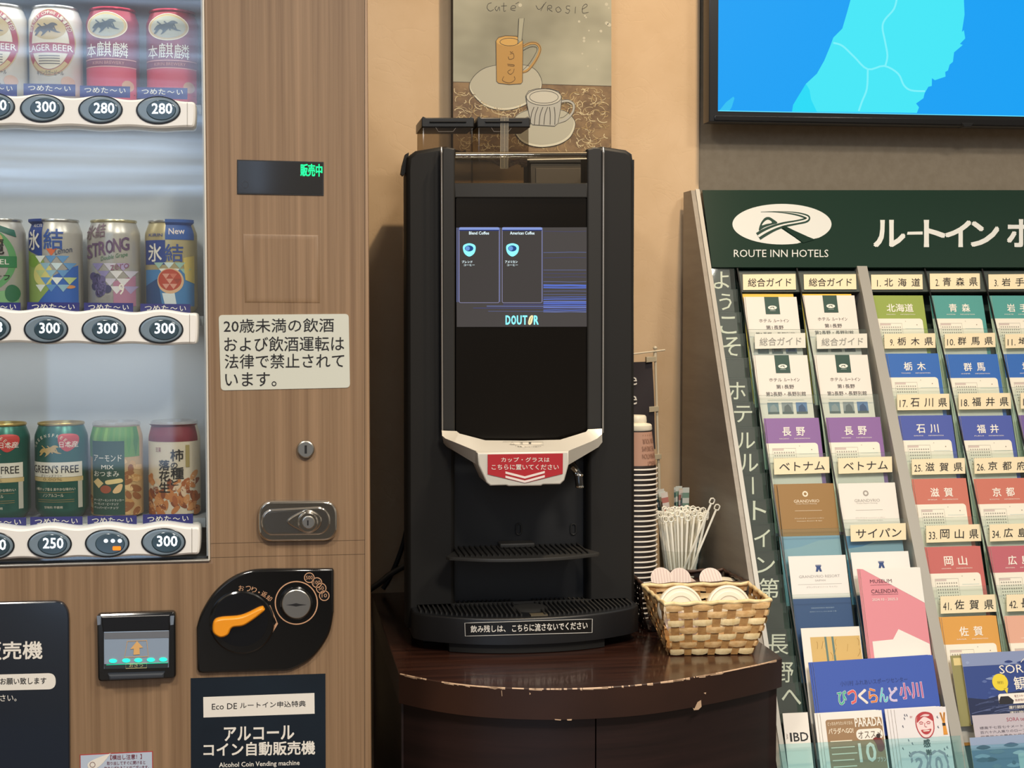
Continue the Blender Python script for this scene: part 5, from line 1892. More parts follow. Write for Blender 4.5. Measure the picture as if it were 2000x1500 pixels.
def make_creamer(c, rot, label, grp='creamer cups in the dark basket', foil=('d0b4ac', 'e2d2c6')):
    tf = Matrix.Rotation(rot[2], 3, 'Z') @ Matrix.Rotation(rot[0], 3, 'X') @ Matrix.Rotation(rot[1], 3, 'Y')
    root = thing('creamer_cup', c, label, 'creamer', grp)
    mb = MB()
    mb.lathe([(0, -0.017), (0.0105, -0.017), (0.0118, -0.015), (0.0158, -0.001), (0.0185, -0.0005), (0.0187, 0.0)], c, cr_s, 30, tf)
    mb.build('cup', root)
    mb = MB()
    fm_ = lambda x, y, z=0.0: Vector(c) + tf @ Vector((x, y, z))
    mb.poly(ell(0, 0, .0188, .0188, 30) + [], ink(foil[1]), 0.0004, fm_)
    for k in range(-3, 4):
        h = math.sqrt(max(.0175 ** 2 - (k * .005) ** 2, 1e-8))
        mb.stroke([(k * .005, -h), (k * .005, h)], .0010, ink(foil[0]), 0.0007, fm_)
    mb.build('foil_lid', root)
    return root


yc_ = (gapy + yD2) / 2
for (x, y, dy, rx, ry, rz, lb) in ((1292, 1130, -.01, 1.15, 0, .1, 'striped pink creamer cup in the dark basket nearest the cup stack'), (1328, 1131, -.006, 1.2, .2, -.2, 'striped pink creamer cup in the dark basket beside the first'), (1388, 1130, 0.0, 1.0, -.4, .3, 'striped pink creamer cup tilted in the dark basket near the rack'), (1350, 1137, .012, .6, 0, 1.0, 'striped pink creamer cup low in the middle of the dark basket')):
    make_creamer(P(x, y, yc_ + dy), (rx, ry, rz), lb)
mb = MB()
mb.lathe([(0, 0.004), (.016, .004), (.0185, .003), (.0195, 0), (.0185, -.002), (0, 0.002)], P(1418, 1139, yc_), lidc, 36, Matrix.Rotation(.25, 3, 'X'))
tag(mb.build('cup_lid'), 'small white lid lying in the dark wicker basket', 'cup lid')
for (x, y, lb) in ((1322, 1216, 'pink creamer cup seen through the light basket weave'), (1346, 1218, 'pale creamer cup seen through the light basket weave by its middle')):
    p = P(x, y, tfl.y + .016)
    make_creamer(p, (1.3, 0, .1), lb, 'creamer cups inside the light basket')
# ================================================================== leaflet rack
T1, T2 = 0.54, 0.36
P0 = P(1365, 372, 2.65)
N1, N2 = Vector((0, -1, T1)).normalized(), Vector((0, -1, T2)).normalized()
PR = lambda off=0.0: onplane(P0 + N1 * off, N1)
pr = PR()
V1 = Vector((0, T1, 1)).normalized()      # up the rack's slope
V2 = Vector((0, T2, 1)).normalized()      # up a leaflet
side_m = grain('rack_side', '8a8174', '968d80', (5, 5, 50), 0.4, 0.0, 3)
silv = mat('rack_silver', 'a3a098', 0.4, 0.3)
board = mat('rack_board', '3b4440', 0.5)
green = mat('header_green', '0b2b20', 0.22, coat=0.25)
acr = clear('acrylic', (0.86, 0.95, 0.92), 0.05, 0.02)
acr_f = clear('acrylic_front', (0.94, 0.975, 0.965), 0.04, 0.03, 0.012, (200, 220, 214))
acr_e = mat('acrylic_edge', 'a9c9bf', 0.2)
blk_e = mat('acrylic_black_edge', '0c0d0d', 0.3)
lab_m = ink('e6d7b4')
rack = thing('brochure_rack', (P0.x + 0.45, 2.35, 0), 'sloping green-headed leaflet rack with clear pockets beside the coffee counter', 'rack')
xs = P0.x - 0.006
XEND = xs + 1.05
zlow = 0.0


def onfront(x, z, off=0.0):
    """point of the rack's sloping front"""
    return Vector((x, P0.y - T1 * (P0.z - z), z)) + N1 * off


def side(x0, x1, name, m, parent):
    mb_ = MB()
    prof = [(YW - 0.02, P0.z), (P0.y, P0.z), (P0.y - T1 * P0.z, 0.0), (YW - 0.02, 0.0)]
    vs = [Vector((x, y, z)) for x in (x0, x1) for y, z in prof]
    mb_.add(vs, [[0, 1, 2, 3], [7, 6, 5, 4], [0, 4, 5, 1], [1, 5, 6, 2], [2, 6, 7, 3], [3, 7, 4, 0]], m)
    return mb_.build(name, parent)


def bar(x0, x1, z0, z1, o0, o1, m, name, parent):
    """slab along the slope between offsets o0 and o1"""
    mb_ = MB()
    vs = [onfront(x, z, o) for o in (o0, o1) for x, z in ((x0, z0), (x1, z0), (x1, z1), (x0, z1))]
    mb_.add(vs, [[3, 2, 1, 0], [4, 5, 6, 7], [0, 1, 5, 4], [1, 2, 6, 5], [2, 3, 7, 6], [3, 0, 4, 7]], m)
    return mb_.build(name, parent)


side(xs - 0.009, xs, 'side_panel', side_m, rack)
side(XEND, XEND + 0.016, 'side_panel', side_m, rack)
bar(xs - 0.001, xs + 0.0065, 0.0, P0.z + 0.001, -0.004, 0.003, silv, 'edge_strip', rack)
bar(xs + 0.0005, XEND - 0.0005, 0.0, P0.z - 0.001, -0.060, -0.057, board, 'back_board', rack)
# header
mb = MB()
mb.prism([(1371, 372.5), (2080, 372.5), (2095, 523), (1390, 523)], green, -0.02, 0.002, pr)
hd_ = mb.build('header_panel', rack)
zh0 = pr(1500, 523).z
# logo on the header: oval with a road forming an R
z7h = lambda pts: [(1340 + x / 3.0303, 340 + y / 3.0303) for x, y in pts]
lg = mat('header_silver', 'd2d4d0', 0.35)
mb = MB()
oval = []
for k in range(60):
    a = 2 * PI * k / 60
    oval.append((565 + 293 * math.cos(a), 301 + 120 * math.sin(a)))
cut = [p for p in oval if not (p[1] > 385 and 660 < p[0] < 800)]
i0 = next(i for i, p in enumerate(cut) if p[0] > 760 and p[1] > 330 and cut[i + 1][0] < 690)
cut = cut[:i0 + 1] + [(752, 388), (690, 368), (570, 310), (550, 320), (640, 380), (678, 408)] + cut[i0 + 1:]
mb.poly(z7h(cut), lg, 0.0026, pr)
dg_ = mat('logo_green', '173a30', 0.3)
road = smooth([(440, 229, 1, 0), (520, 228, 3, 0), (600, 233, 7, 1.2), (665, 243, 11, 3), (708, 257, 14, 4.5), (717, 268, 15, 5), (700, 280, 15, 5), (650, 291, 14, 4.5), (580, 304, 16, 4.5), (520, 323, 19, 5.5), (465, 349, 23, 6.5), (424, 374, 24, 7)], 5)


def ribbon(pts, k, m, z):
    """band of changing width along pts"""
    vs, fs = [], []
    for i, p in enumerate(pts):
        a, b = pts[max(i - 1, 0)], pts[min(i + 1, len(pts) - 1)]
        t = Vector((b[0] - a[0], b[1] - a[1])).normalized()
        q = Vector((-t.y, t.x)) * p[k]
        vs += z7h([(p[0] + q.x, p[1] + q.y), (p[0] - q.x, p[1] - q.y)])
    fs = [[2 * i, 2 * i + 1, 2 * i + 3, 2 * i + 2] for i in range(len(pts) - 1)]
    mb.flat(vs, fs, m, z, pr)


mb.poly(z7h(smooth([(428, 340), (438, 298), (462, 265), (488, 259), (514, 273), (538, 294), (500, 306), (458, 322)], 3, True)), dg_, 0.0029, pr)
mb.poly(z7h(smooth([(446, 309), (458, 289), (478, 276), (496, 281), (504, 294), (472, 301)], 3, True)), lg, 0.0031, pr)
ribbon(road, 2, dg_, 0.0030)
ribbon(road, 3, lg, 0.0033)
mb.poly(z7h([(548, 308), (575, 308), (640, 340), (720, 376), (760, 392), (690, 412), (620, 360)]), green, 0.0031, pr)
mb.text('ROUTE INN HOTELS', 1432.5, 489, 1617, 503.5, lg, 0.0026, pr, 0.0)
mb.build('logo', hd_)
mb = MB()
for t, x0, x1, y0, y1 in (('ル', 1110, 1290, 280, 432), ('ト', 1408, 1527, 280, 432), ('イ', 1535, 1680, 283, 432), ('ン', 1685, 1845, 288, 430), ('ホ', 1900, 2055, 276, 432), ('テ', 2080, 2210, 285, 430)):
    a, b = z7h([(x0, y0), (x1, y1)])
    mb.text(t, *a, *b, lg, 0.0026, pr, 0.05)
mb.poly(z7h([(1308, 346), (1397, 344), (1397, 362), (1304, 363)]), lg, 0.0026, pr)
mb.build('lettering', hd_)
# columns
px = lambda u: pr(u, 532).x
divs = [px(1441.6), px(1558), px(1808), px(1920), px(2036)]
bar(px(1674.5), px(1694), 0.0, zh0 + 0.002, -0.045, 0.004, silv, 'column_divider', rack)
zstop = pr(1700, 1285).z
for x in divs:
    zl_ = 0.2 if x == divs[0] else zstop
    o = bar(x - 0.0008, x + 0.0008, zl_, zh0, -0.046, -0.002, acr, 'acrylic_divider', rack)
    bar(x - 0.0013, x + 0.0011, zl_, zh0, -0.002, 0.0003, blk_e, 'dark_edge', o)
bar(px(1441.6) - 0.0045, px(1441.6) - 0.003, 0.2, zh0, -0.046, -0.004, acr, 'acrylic_divider', rack)

LW, LH = 0.0955, 0.205
CL = [(px(1441.6), px(1558)), (px(1558), px(1674.5)), (px(1694), px(1808)), (px(1808), px(1920)), (px(1920), px(2036))]
ROWY = [574, 690, 812, 937, 1072, 1211]


def leafplane(ytop, u=1700, off=-0.006):
    return pr(u, ytop) + N1 * off


def pocketmap(row, off=0.010):
    return onplane(leafplane(ROWY[row]) + N2 * off, N2)


def pocket(col, row, ytop, depth=0.088, c2=None, name='acrylic_pocket'):
    """clear front sheet with a small floor behind it"""
    m = pocketmap(row)
    x0, x1 = CL[col][0] + 0.003, (CL[c2] if c2 is not None else CL[col])[1] - 0.003
    p = m(1700, ytop)
    depth = LH + 0.010 - (leafplane(ROWY[row]) - p).dot(V2)
    mb_ = MB()
    q = lambda x, d, z: Vector((x, p.y, p.z)) - V2 * d + N2 * z
    vs = [q(x, d, z) for z in (-0.0008, 0.0008) for x, d in ((x0, 0), (x1, 0), (x1, depth), (x0, depth))]
    mb_.add(vs, [[0, 1, 2, 3], [7, 6, 5, 4], [3, 2, 6, 7], [0, 3, 7, 4], [1, 2, 6, 5]], acr_f, False)
    mb_.add(vs, [[0, 4, 5, 1]], acr_e, False)
    vs = [q(x, d, z) for d in (depth - .001, depth + .001) for x, z in ((x0, 0.0), (x1, 0.0), (x1, -0.0185), (x0, -0.0185))]
    mb_.add(vs, [[0, 1, 2, 3], [7, 6, 5, 4], [3, 2, 6, 7], [0, 3, 7, 4], [1, 2, 6, 5]], acr_f, False)
    return mb_.build(name, rack)


def label(parent, mp_, x0, y0, x1, y1, num, txt, y0r=None, paper_=None, col=BLACK):
    mb_ = MB()
    dy = (y0r - y0) if y0r is not None else -.02 * (x1 - x0)
    mb_.prism([(x0, y0), (x1, y0 + dy), (x1 + 1, y1 + dy), (x0 + 1, y1)], paper_ or lab_m, 0.0012, 0.0020, mp_)
    wd, sl = x1 - x0, dy / (x1 - x0)
    h = y1 - y0
    ya, yb = y0 + h * .26, y0 + h * .80
    if num:
        nw = .075 if len(num) == 2 else .14
        mb_.text(num, x0 + wd * (.115 if len(num) == 2 else .05), ya + h * .10, x0 + wd * (.115 + nw if len(num) == 2 else .20), yb, col, 0.0024, mp_, 0.0, slope=sl)
        for i, ch in enumerate(txt):
            a = x0 + wd * (.26 + i * .265)
            mb_.text(ch, a, ya + sl * wd * .4, a + wd * .165, yb + sl * wd * .4, col, 0.0024, mp_, 0.008, slope=sl)
    else:
        mb_.text(txt, x0 + wd * .10, ya, x0 + wd * .92, yb, col, 0.0024, mp_, 0.008, slope=sl)
    mb_.build('name_label', parent)


# fixed strip of labels under the header
strip = MB()
strip.prism([(1444, 526), (2080, 526), (2082, 566), (1449, 567)], board, -0.012, -0.006, pr)
strip = strip.build('label_strip', rack)
sm = PR(-0.006)
label(strip, sm, 1450, 537, 1553, 567.5, '', '総合ガイド', 536)
label(strip, sm, 1569, 537, 1671, 566.5, '', '総合ガイド', 536.5)
label(strip, sm, 1700.5, 537.5, 1800.5, 566.5, '1.', '北海道', 537)
label(strip, sm, 1815, 535.5, 1912.5, 566, '2.', '青森県', 535)
label(strip, sm, 1929.5, 537, 2030, 566, '3.', '岩手県', 536)
halfw = mat('frosted_label', 'dcd9cc', 0.5)
grey_t = ink('8c8a82')
pk = {}
for row, yt in ((0, 643), (1, 759), (2, 884), (3, 1014), (4, 1151)):
    for col in range(5):
        y = yt
        if row == 1 and col < 2:
            y = 770
        if row == 3 and col == 0:
            y = 1030
        if row == 4 and col < 2:
            y = 1157
        pk[row, col] = pocket(col, row, y)
pm = [pocketmap(r) for r in range(6)]
label(pk[0, 0], pm[0], 1473, 653, 1572, 682, '', '総合ガイド', 651, halfw, grey_t)
label(pk[0, 1], pm[0], 1594, 654, 1692.5, 682, '', '総合ガイド', 652, halfw, grey_t)
for (r, c, x0, y0, x1, y1, nmb, t, yr) in (
        (0, 2, 1726, 653, 1825.5, 681.5, '9.', '栃木県', 651.5), (0, 3, 1844, 653, 1942.5, 681, '10.', '群馬県', 650.5), (0, 4, 1962, 653.5, 2062, 681, '11.', '埼玉県', 651),
        (1, 2, 1751, 771, 1853, 802, '17.', '石川県', 769.5), (1, 3, 1871, 769.5, 1973, 800.5, '18.', '福井県', 768), (1, 4, 1992, 768, 2094, 799, '19.', '山梨県', 766),
        (2, 2, 1779.5, 897.5, 1883.5, 928, '25.', '滋賀県', 895), (2, 3, 1901.5, 895.5, 2007, 926, '26.', '京都府', 892.5), (2, 4, 2024, 893, 2128, 924, '27.', '大阪府', 890),
        (3, 2, 1807.5, 1027.5, 1914.5, 1060.5, '33.', '岡山県', 1024), (3, 3, 1931.5, 1025, 2038, 1058, '34.', '広島県', 1021.5),
        (4, 2, 1835.5, 1165, 1944, 1199, '41.', '佐賀県', 1161), (4, 3, 1964.5, 1162, 2074, 1195, '42.', '長崎県', 1158)):
    label(pk[r, c], pm[r], x0, y0, x1, y1, nmb, t, yr)
label(pk[2, 0], pm[2], 1510.5, 896, 1618.5, 927.5, '', 'ベトナム', 892.5)
label(pk[2, 1], pm[2], 1636, 895.5, 1741, 926, '', 'ベトナム', 892)
label(pk[3, 1], pm[3], 1660, 1026, 1768, 1058.5, '', 'サイパン', 1022)

# ------------------------------------------------------------------ leaflets



def leaf(design, x0, ytop, lb, grp, W=LW, H=LH, off=-0.006, u=1700, tilt=0.0, name='leaflet', back=None, thick=0.0011, paper_=None):
    """sheet whose top edge meets the rack's slope; design draws in widths, y downwards"""
    o = leafplane(ytop, u, off)
    o = Vector((x0, o.y, o.z))
    ct, st = math.cos(tilt), math.sin(tilt)
    X = Vector((1, 0, 0))
    m = lambda x, y, z=0.0: o + X * (x * W * ct + y * W * st) + V2 * (x * W * st - y * W * ct) + N2 * z
    mb_ = MB()
    mb_.prism([(0, 0), (1, 0), (1, H / W), (0, H / W)], paper_ or back or WHITE, -thick, 0, m)
    design(mb_, m, H / W)
    c = m(.5, H / W, -thick)
    ob = mb_.build(name, origin=c)
    return tag(ob, lb, 'leaflet', grp)


def behind(ob, dx, k, lb):
    c = dup(ob, Vector((dx, 0, 0)) - N2 * 0.0020 * k + V2 * 0.0006 * k)
    c['label'] = lb
    return c


def pref(title, roman, col):
    ci = ink(col)

    def d(mb_, m, hh):
        mb_.rect(0, 0, 1, hh, ci, 0.0002, m)
        n_ = len(title)
        if n_ == 2:
            mb_.text(title[0], .29, .17, .45, .33, WHITE, 0.0005, m, 0.02)
            mb_.text(title[1], .55, .17, .71, .33, WHITE, 0.0005, m, 0.02)
        else:
            mb_.text(title, .24, .17, .77, .33, WHITE, 0.0005, m, 0.02)
        mb_.text(roman, .22, .372, .40, .392, WHITE, 0.0005, m)
        mb_.text('INFORMATION', .50, .372, .79, .392, WHITE, 0.0005, m)
        pan = rr(-.0, .465, .925, hh - .05, .06, 6, '0100')
        mb_.poly(pan, ink('e8e2d2'), 0.0004, m)
        gy = ink('9a978c')
        mb_.stroke([(.07, .56), (.50, .56), (.50, 1.0), (.07, 1.0)], .006, gy, 0.0006, m, closed=True)
        mb_.rect(.075, .565, .28, .60, ink('c9b8b0'), 0.0006, m)
        for j in range(6):
            for i in range(9):
                mb_.rect(.095 + i * .044, .625 + j * .055, .118 + i * .044, .650 + j * .055, gy, 0.0007, m)
        mb_.poly(ell(.58, .52, .010, .010, 10), ink('b9b2a2'), 0.0006, m)
        mb_.poly(ell(.80, .59, .010, .010, 10), ink('7d6a5c'), 0.0006, m)
        mb_.rect(.56, .66, .88, .672, ink('c8d2c8'), 0.0006, m)
    return d


PREF = [
    (2, 0, '北海道', 'HOKKAIDO', '8d9f46', 'olive green', 'top row under the label numbered one', 0.0045, 1),
    (3, 0, '青森', 'AOMORI', '4c9690', 'teal', 'top row under the label numbered two', 0.007, 2),
    (4, 0, '岩手', 'IWATE', '4c9690', 'teal', 'top row, cut by the frame edge', 0.008, 2),
    (2, 1, '栃木', 'TOCHIGI', '2a63b0', 'bright blue', 'second row beside the silver divider', 0.0095, 2),
    (3, 1, '群馬', 'GUNMA', '2a63b0', 'bright blue', 'second row of the second numbered column', 0.0095, 2),
    (4, 1, '埼玉', 'SAITAMA', '2a63b0', 'bright blue', 'second row at the frame edge', 0.0095, 2),
    (2, 2, '石川', 'ISHIKAWA', '4656a2', 'indigo', 'third row beside the silver divider', 0.009, 1),
    (3, 2, '福井', 'FUKUI', '4656a2', 'indigo', 'third row of the second numbered column', 0.008, 1),
    (4, 2, '山梨', 'YAMANASHI', '6d5a96', 'purple', 'third row at the frame edge', 0.0085, 1),
    (2, 3, '滋賀', 'SHIGA', 'c2705f', 'coral red', 'fourth row beside the silver divider', 0.010, 1),
    (3, 3, '京都', 'KYOTO', 'c2705f', 'coral red', 'fourth row of the second numbered column', 0.010, 1),
    (2, 4, '岡山', 'OKAYAMA', 'bd6560', 'rose red', 'fifth row beside the silver divider', 0.009, 2),
    (3, 4, '広島', 'HIROSHIMA', 'b6606a', 'pinkish red', 'fifth row at the frame edge', 0.010, 2),
    (2, 5, '佐賀', 'SAGA', 'd39a4a', 'orange', 'sixth row beside the silver divider', 0.010, 2),
    (3, 5, '長崎', 'NAGASAKI', 'd9a68f', 'peach', 'sixth row at the frame edge', 0.010, 1),
]
NTH = ['second', 'third', 'fourth']
for col, row, t, ro, cc, cn, where, dx, nb_ in PREF:
    o = leaf(pref(t, ro, cc), CL[col][0] + dx, ROWY[row] - (2 if col == 2 and row else 0), '%s %s leaflet, front copy in the %s' % (cn, ro.capitalize(), where), 'prefecture leaflets in the rack')
    for k in range(nb_):
        behind(o, -0.0024 * (k + 1), k + 1, '%s %s leaflet, %s copy, behind the front one' % (cn, ro.capitalize(), NTH[k]))


def hotel(mb_, m, hh):
    fl_ = ink('1f4438')
    mb_.rect(0, 0, 1, hh, ink('e4dcd2'), 0.0002, m)
    mb_.rect(.365, 0, .645, .345, fl_, 0.0004, m)
    mb_.poly(ell(.505, .215, .085, .040, 26), WHITE, 0.0006, m)
    mb_.stroke([(.46, .225), (.49, .205), (.54, .205), (.52, .218), (.545, .232)], .012, fl_, 0.0008, m)
    mb_.rect(.45, .272, .56, .28, ink('a8b4ac'), 0.0006, m)
    tc_ = ink('4b4540')
    mb_.text('ホテル', .22, .44, .46, .505, tc_, 0.0005, m, 0.006)
    mb_.text('ルートイン', .50, .44, .80, .505, tc_, 0.0005, m, 0.006)
    mb_.text('第1長野', .34, .565, .68, .645, tc_, 0.0005, m, 0.006)
    mb_.text('第2長野・長野別館', .13, .70, .89, .785, tc_, 0.0005, m, 0.006)
    mb_.rect(.15, .855, .84, .861, ink('9aa39c'), 0.0005, m)
    for i, (a, b, c1, c2) in enumerate(((.135, .345, '6f8794', '8d969a'), (.405, .615, '8f9498', '5e6468'), (.675, .885, '5f7fae', '2f4a78'))):
        mb_.rect(a, .905, b, 1.12, ink(c1), 0.0005, m)
        mb_.poly([(a + .03, 1.12), (a + .05, .98), (a + .12, .935), (a + .17, 1.0), (a + .19, 1.12)], ink(c2), 0.0007, m)
        mb_.rect(a, 1.08, b, 1.12, ink('4c5a5c'), 0.0008, m)


def yellow(mb_, m, hh):
    mb_.rect(0, 0, 1, hh, ink('e2b83c'), 0.0002, m)


G = 'white hotel guide leaflets in the rack'
for col, dx in ((0, 0.008), (1, 0.006)):
    w_ = ('first', 'second')[col]
    o = leaf(hotel, CL[col][0] + dx, ROWY[0] + (3 if col == 0 else 0), 'white hotel guide leaflet with green flag, top pocket of the %s column' % w_, G)
    y_ = leaf(yellow, CL[col][0] + dx - 0.0035, ROWY[0] - 5, 'yellow-edged leaflet showing behind the top white guide in the %s column' % w_, 'yellow leaflets behind the white guides', off=-0.010)
    behind(o, -0.0022, 1, 'white hotel guide leaflet behind the front one, top of the %s column' % w_)
    o = leaf(hotel, CL[col][0] + 0.0085, ROWY[1], 'white hotel guide leaflet with three photos, second pocket of the %s column' % w_, G)
    behind(o, -0.0024, 1, 'white hotel guide leaflet behind the front one, second pocket of the %s column' % w_)
    o = leaf(pref('長野', 'NAGANO', '85609a'), CL[col][0] + 0.009, ROWY[2], 'purple Nagano leaflet, front copy in the %s column' % w_, 'purple leaflets in the rack')
    behind(o, -0.0024, 1, 'purple Nagano leaflet, second copy, behind the front one in the %s column' % w_)


def resort(base, txt, low, big=False):
    def d(mb_, m, hh):
        tx = ink(txt)
        mb_.rect(0, 0, 1, hh, ink(base), 0.0002, m)
        mb_.poly(ell(.475, .175, .05, .05, 24), tx, 0.0004, m, [ell(.475, .175, .026, .026, 18)])
        mb_.text('GRANDVRIO', .26, .275, .71, .325, tx, 0.0004, m, 0.0)
        mb_.text('Ocean Resort Danang', .29, .335, .66, .36, tx, 0.0004, m, 0.0)
        mb_.rect(.26, .462, .74, .467, tx, 0.0004, m)
        mb_.text('グランヴリオ オーシャンリゾート ダナン', .24, .585, .76, .61, tx, 0.0004, m)
        mb_.text('Vietnam Resort & Spa', .27, .635, .72, .655, tx, 0.0004, m)
        mb_.rect(0, .90, 1, hh, ink(low), 0.0004, m)
        mb_.poly([(0, 1.12), (.3, 1.08), (.62, .98), (1, .96), (1, 1.3), (0, 1.3)], ink('8fb0c0'), 0.0005, m)
    return d


def resort2(low):
    def d(mb_, m, hh):
        mb_.rect(0, 0, 1, hh, ink('e6e2dc'), 0.0002, m)
        b = ink('2a4478')
        mb_.poly([(.45, .17), (.56, .17), (.54, .20), (.56, .27), (.52, .27), (.505, .23), (.49, .27), (.45, .27), (.47, .20)], b, 0.0004, m)
        mb_.rect(.455, .155, .555, .165, b, 0.0004, m)
        g_ = ink('a09c98')
        mb_.text('GRANDVRIO RESORT', .15, .325, .86, .37, g_, 0.0004, m)
        mb_.text('SAIPAN', .42, .40, .60, .43, g_, 0.0004, m)
        mb_.rect(.12, .475, .88, .479, g_, 0.0004, m)
        mb_.text('グランヴリオリゾート サイパン', .26, .51, .80, .54, g_, 0.0004, m)
        mb_.rect(0, .71, 1, hh, ink(low), 0.0004, m)
        mb_.text('GRANDVRIO RESORT', .30, .86, .70, .88, ink('aebdd6'), 0.0006, m)
        mb_.text('自然とやさしさに出会う島', .27, .92, .73, .94, ink('aebdd6'), 0.0006, m)
    return d


GR = 'resort leaflets in the rack'
o = leaf(resort('94703c', 'e8dcc4', '7fa6c0'), CL[0][0] + 0.011, 940, 'golden brown resort leaflet with a white crest and blue lower half', GR, W=0.099)
behind(o, -0.005, 2, 'golden brown resort leaflet, back copy, standing proud of the front one')
o = leaf(resort('e4dfd6', '9b958c', '4f8ab8'), CL[1][0] + 0.006, 941, 'white resort leaflet with a grey crest above the fourth-row label', GR, W=0.100)
behind(o, 0.0028, 1, 'white resort leaflet with grey crest, back copy')
o = leaf(resort2('2f4f86'), CL[0][0] + 0.0095, 1080, 'white resort leaflet with blue emblem and navy lower half', GR, W=0.099)
o = leaf(resort2('2f4f86'), CL[1][0] + 0.0065, 1076, 'white resort leaflet with blue emblem behind the pink calendar', GR, W=0.101)


def museum(mb_, m, hh):
    pk_ = ink('d88a94')
    wt = ink('e4e2da')
    mb_.rect(0, 0, 1, hh, pk_, 0.0002, m)
    mb_.poly([(.04, 0), (1, 0), (1, .56)], wt, 0.0004, m)
    dkp = ink('6a3a44')
    mb_.text('MUSEUM', .14, .17, .50, .225, dkp, 0.0006, m, 0.004)
    mb_.rect(.14, .255, .49, .259, dkp, 0.0006, m)
    mb_.text('CALENDAR', .14, .325, .58, .385, dkp, 0.0006, m, 0.008)
    mb_.rect(.14, .405, .58, .41, dkp, 0.0006, m)
    mb_.text('2024.10 - 2025.3', .14, .465, .56, .505, wt, 0.0006, m)
    mb_.poly([(.06, 1.13), (.40, 1.11), (.51, .955), (.99, 1.20), (.99, 1.44), (.66, 1.49), (.50, 1.44), (.42, 1.48), (.32, 1.44), (.06, 1.44)], wt, 0.0005, m)


xm0 = CL[1][1] - 0.1052
o = leaf(museum, xm0, 1117, 'pink and white museum calendar leaflet standing proud in the rack', 'museum calendars', W=0.104, off=0.016)
for k in range(2):
    behind(o, -0.0016 * (k + 1), k + 1, 'pink museum calendar leaflet, %s copy, behind the front one' % NTH[k])


def tanart(mb_, m, hh):
    mb_.rect(0, 0, 1, hh, ink('e6e2d8'), 0.0002, m)
    mb_.rect(.14, .15, .985, hh - .1, ink('cfae6c'), 0.0004, m)
    for a, b in ((.38, .415), (.50, .535)):
        mb_.poly([(a, .15), (b, .15), (b + .03, hh - .1), (a + .03, hh - .1)], ink('5f7a72'), 0.0005, m)
    r2 = random.Random(2)
    for i in range(40):
        x, y = r2.uniform(.16, .96), r2.uniform(.18, hh - .15)
        mb_.stroke(smooth([(x, y), (x + r2.uniform(-.03, .03), y + .05), (x + r2.uniform(-.05, .05), y + .12)], 3), .008, ink(r2.choice(['b08c4a', 'dcc48c', 'a07c40'])), 0.00055, m)


leaf(tanart, PR(-.004)(1563, 1222).x, 1221, 'leaflet with white top band and tan picture of two dark stems', 'resort leaflets in the rack', W=0.099, off=-0.004)


def bluewide(mb_, m, hh):
    mb_.rect(0, 0, 1, hh, ink('3a58ae'), 0.0002, m)
    mb_.text('小川村 ふれあいスポーツセンター', .20, .155, .76, .195, ink('2a3f7c'), 0.0005, m)
    for i, (ch, c_) in enumerate((('び', '3fae8c'), ('っ', 'd85a5a'), ('く', 'e6dcd2'), ('ら', 'd87a3c'), ('ん', '5fc0c8'), ('ど', 'c9b8dc'))):
        x = .165 + i * .085
        mb_.text(ch, x, .225, x + .07, .335, ink('e6e2e0'), 0.0005, m, 0.05, slope=.1)
        mb_.text(ch, x, .225, x + .07, .335, ink(c_), 0.0007, m, 0.02, slope=.1)
    for i, ch in enumerate('小川'):
        x = .68 + i * .10
        mb_.text(ch, x, .205, x + .09, .325, ink('e8d8e0'), 0.0005, m, 0.06)
        mb_.text(ch, x, .205, x + .09, .325, ink('b45a8c'), 0.0007, m, 0.02)


p1, p2 = PR(.008)(1588, 1297), PR(.008)(1821, 1281)
o = leaf(bluewide, p1.x, 1297, 'wide blue leaflet with colourful lettering lying crosswise in the rack', 'wide blue leaflets', W=(p2 - p1).length * 1.0, H=0.120, off=0.008, u=1588, tilt=0.024)
behind(o, -0.003, 1, 'wide blue leaflet, second copy, behind the front one')
behind(o, -0.006, 2, 'wide blue leaflet, third copy, behind the front one')


def parada(mb_, m, hh):
    mb_.rect(0, 0, 1, hh, ink('e9e4dc'), 0.0002, m)
    mb_.poly(rr(.07, .10, .98, 1.9, .04), ink('9a7a58'), 0.0004, m)
    cr_ = ink('ece0c8')
    mb_.text('どっちもやりたいキミなら', .10, .135, .50, .19, cr_, 0.0006, m, 0.01)
    mb_.text('パラダへGO!', .10, .23, .50, .32, cr_, 0.0006, m, 0.02)
    mb_.text('PARADA', .54, .10, .97, .23, WHITE, 0.0006, m, 0.03)
    mb_.poly(rr(.54, .27, .97, .43, .07), WHITE, 0.0005, m)
    mb_.text('オススメ', .57, .30, .95, .41, ink('5a4636'), 0.0007, m, 0.0)
    mb_.text('10', .55, .48, .82, .76, WHITE, 0.0006, m, 0.03)
    mb_.text('プラン', .83, .70, .97, .77, WHITE, 0.0006, m, 0.0)
    for i in range(9):
        mb_.rect(.11, .42 + i * .095, .46 + (i % 3) * .03, .436 + i * .095, cr_, 0.0006, m)
    mb_.poly(smooth([(.80, .42), (.90, .40), (.95, .46), (.97, .56), (.92, .62), (.86, .60), (.84, .50)], 3, True), ink('7a2a26'), 0.0007, m)
    mb_.poly(ell(.89, .385, .035, .035, 14), ink('2c211e'), 0.0008, m)
    mb_.poly(smooth([(.62, 1.3), (.62, .98), (.67, .90), (.73, .93), (.74, 1.3)], 3, True), ink('3a3a44'), 0.0007, m)
    mb_.poly(smooth([(.78, 1.15), (.77, .95), (.82, .88), (.87, .93), (.85, 1.15)], 3, True), ink('6a4438'), 0.0008, m)


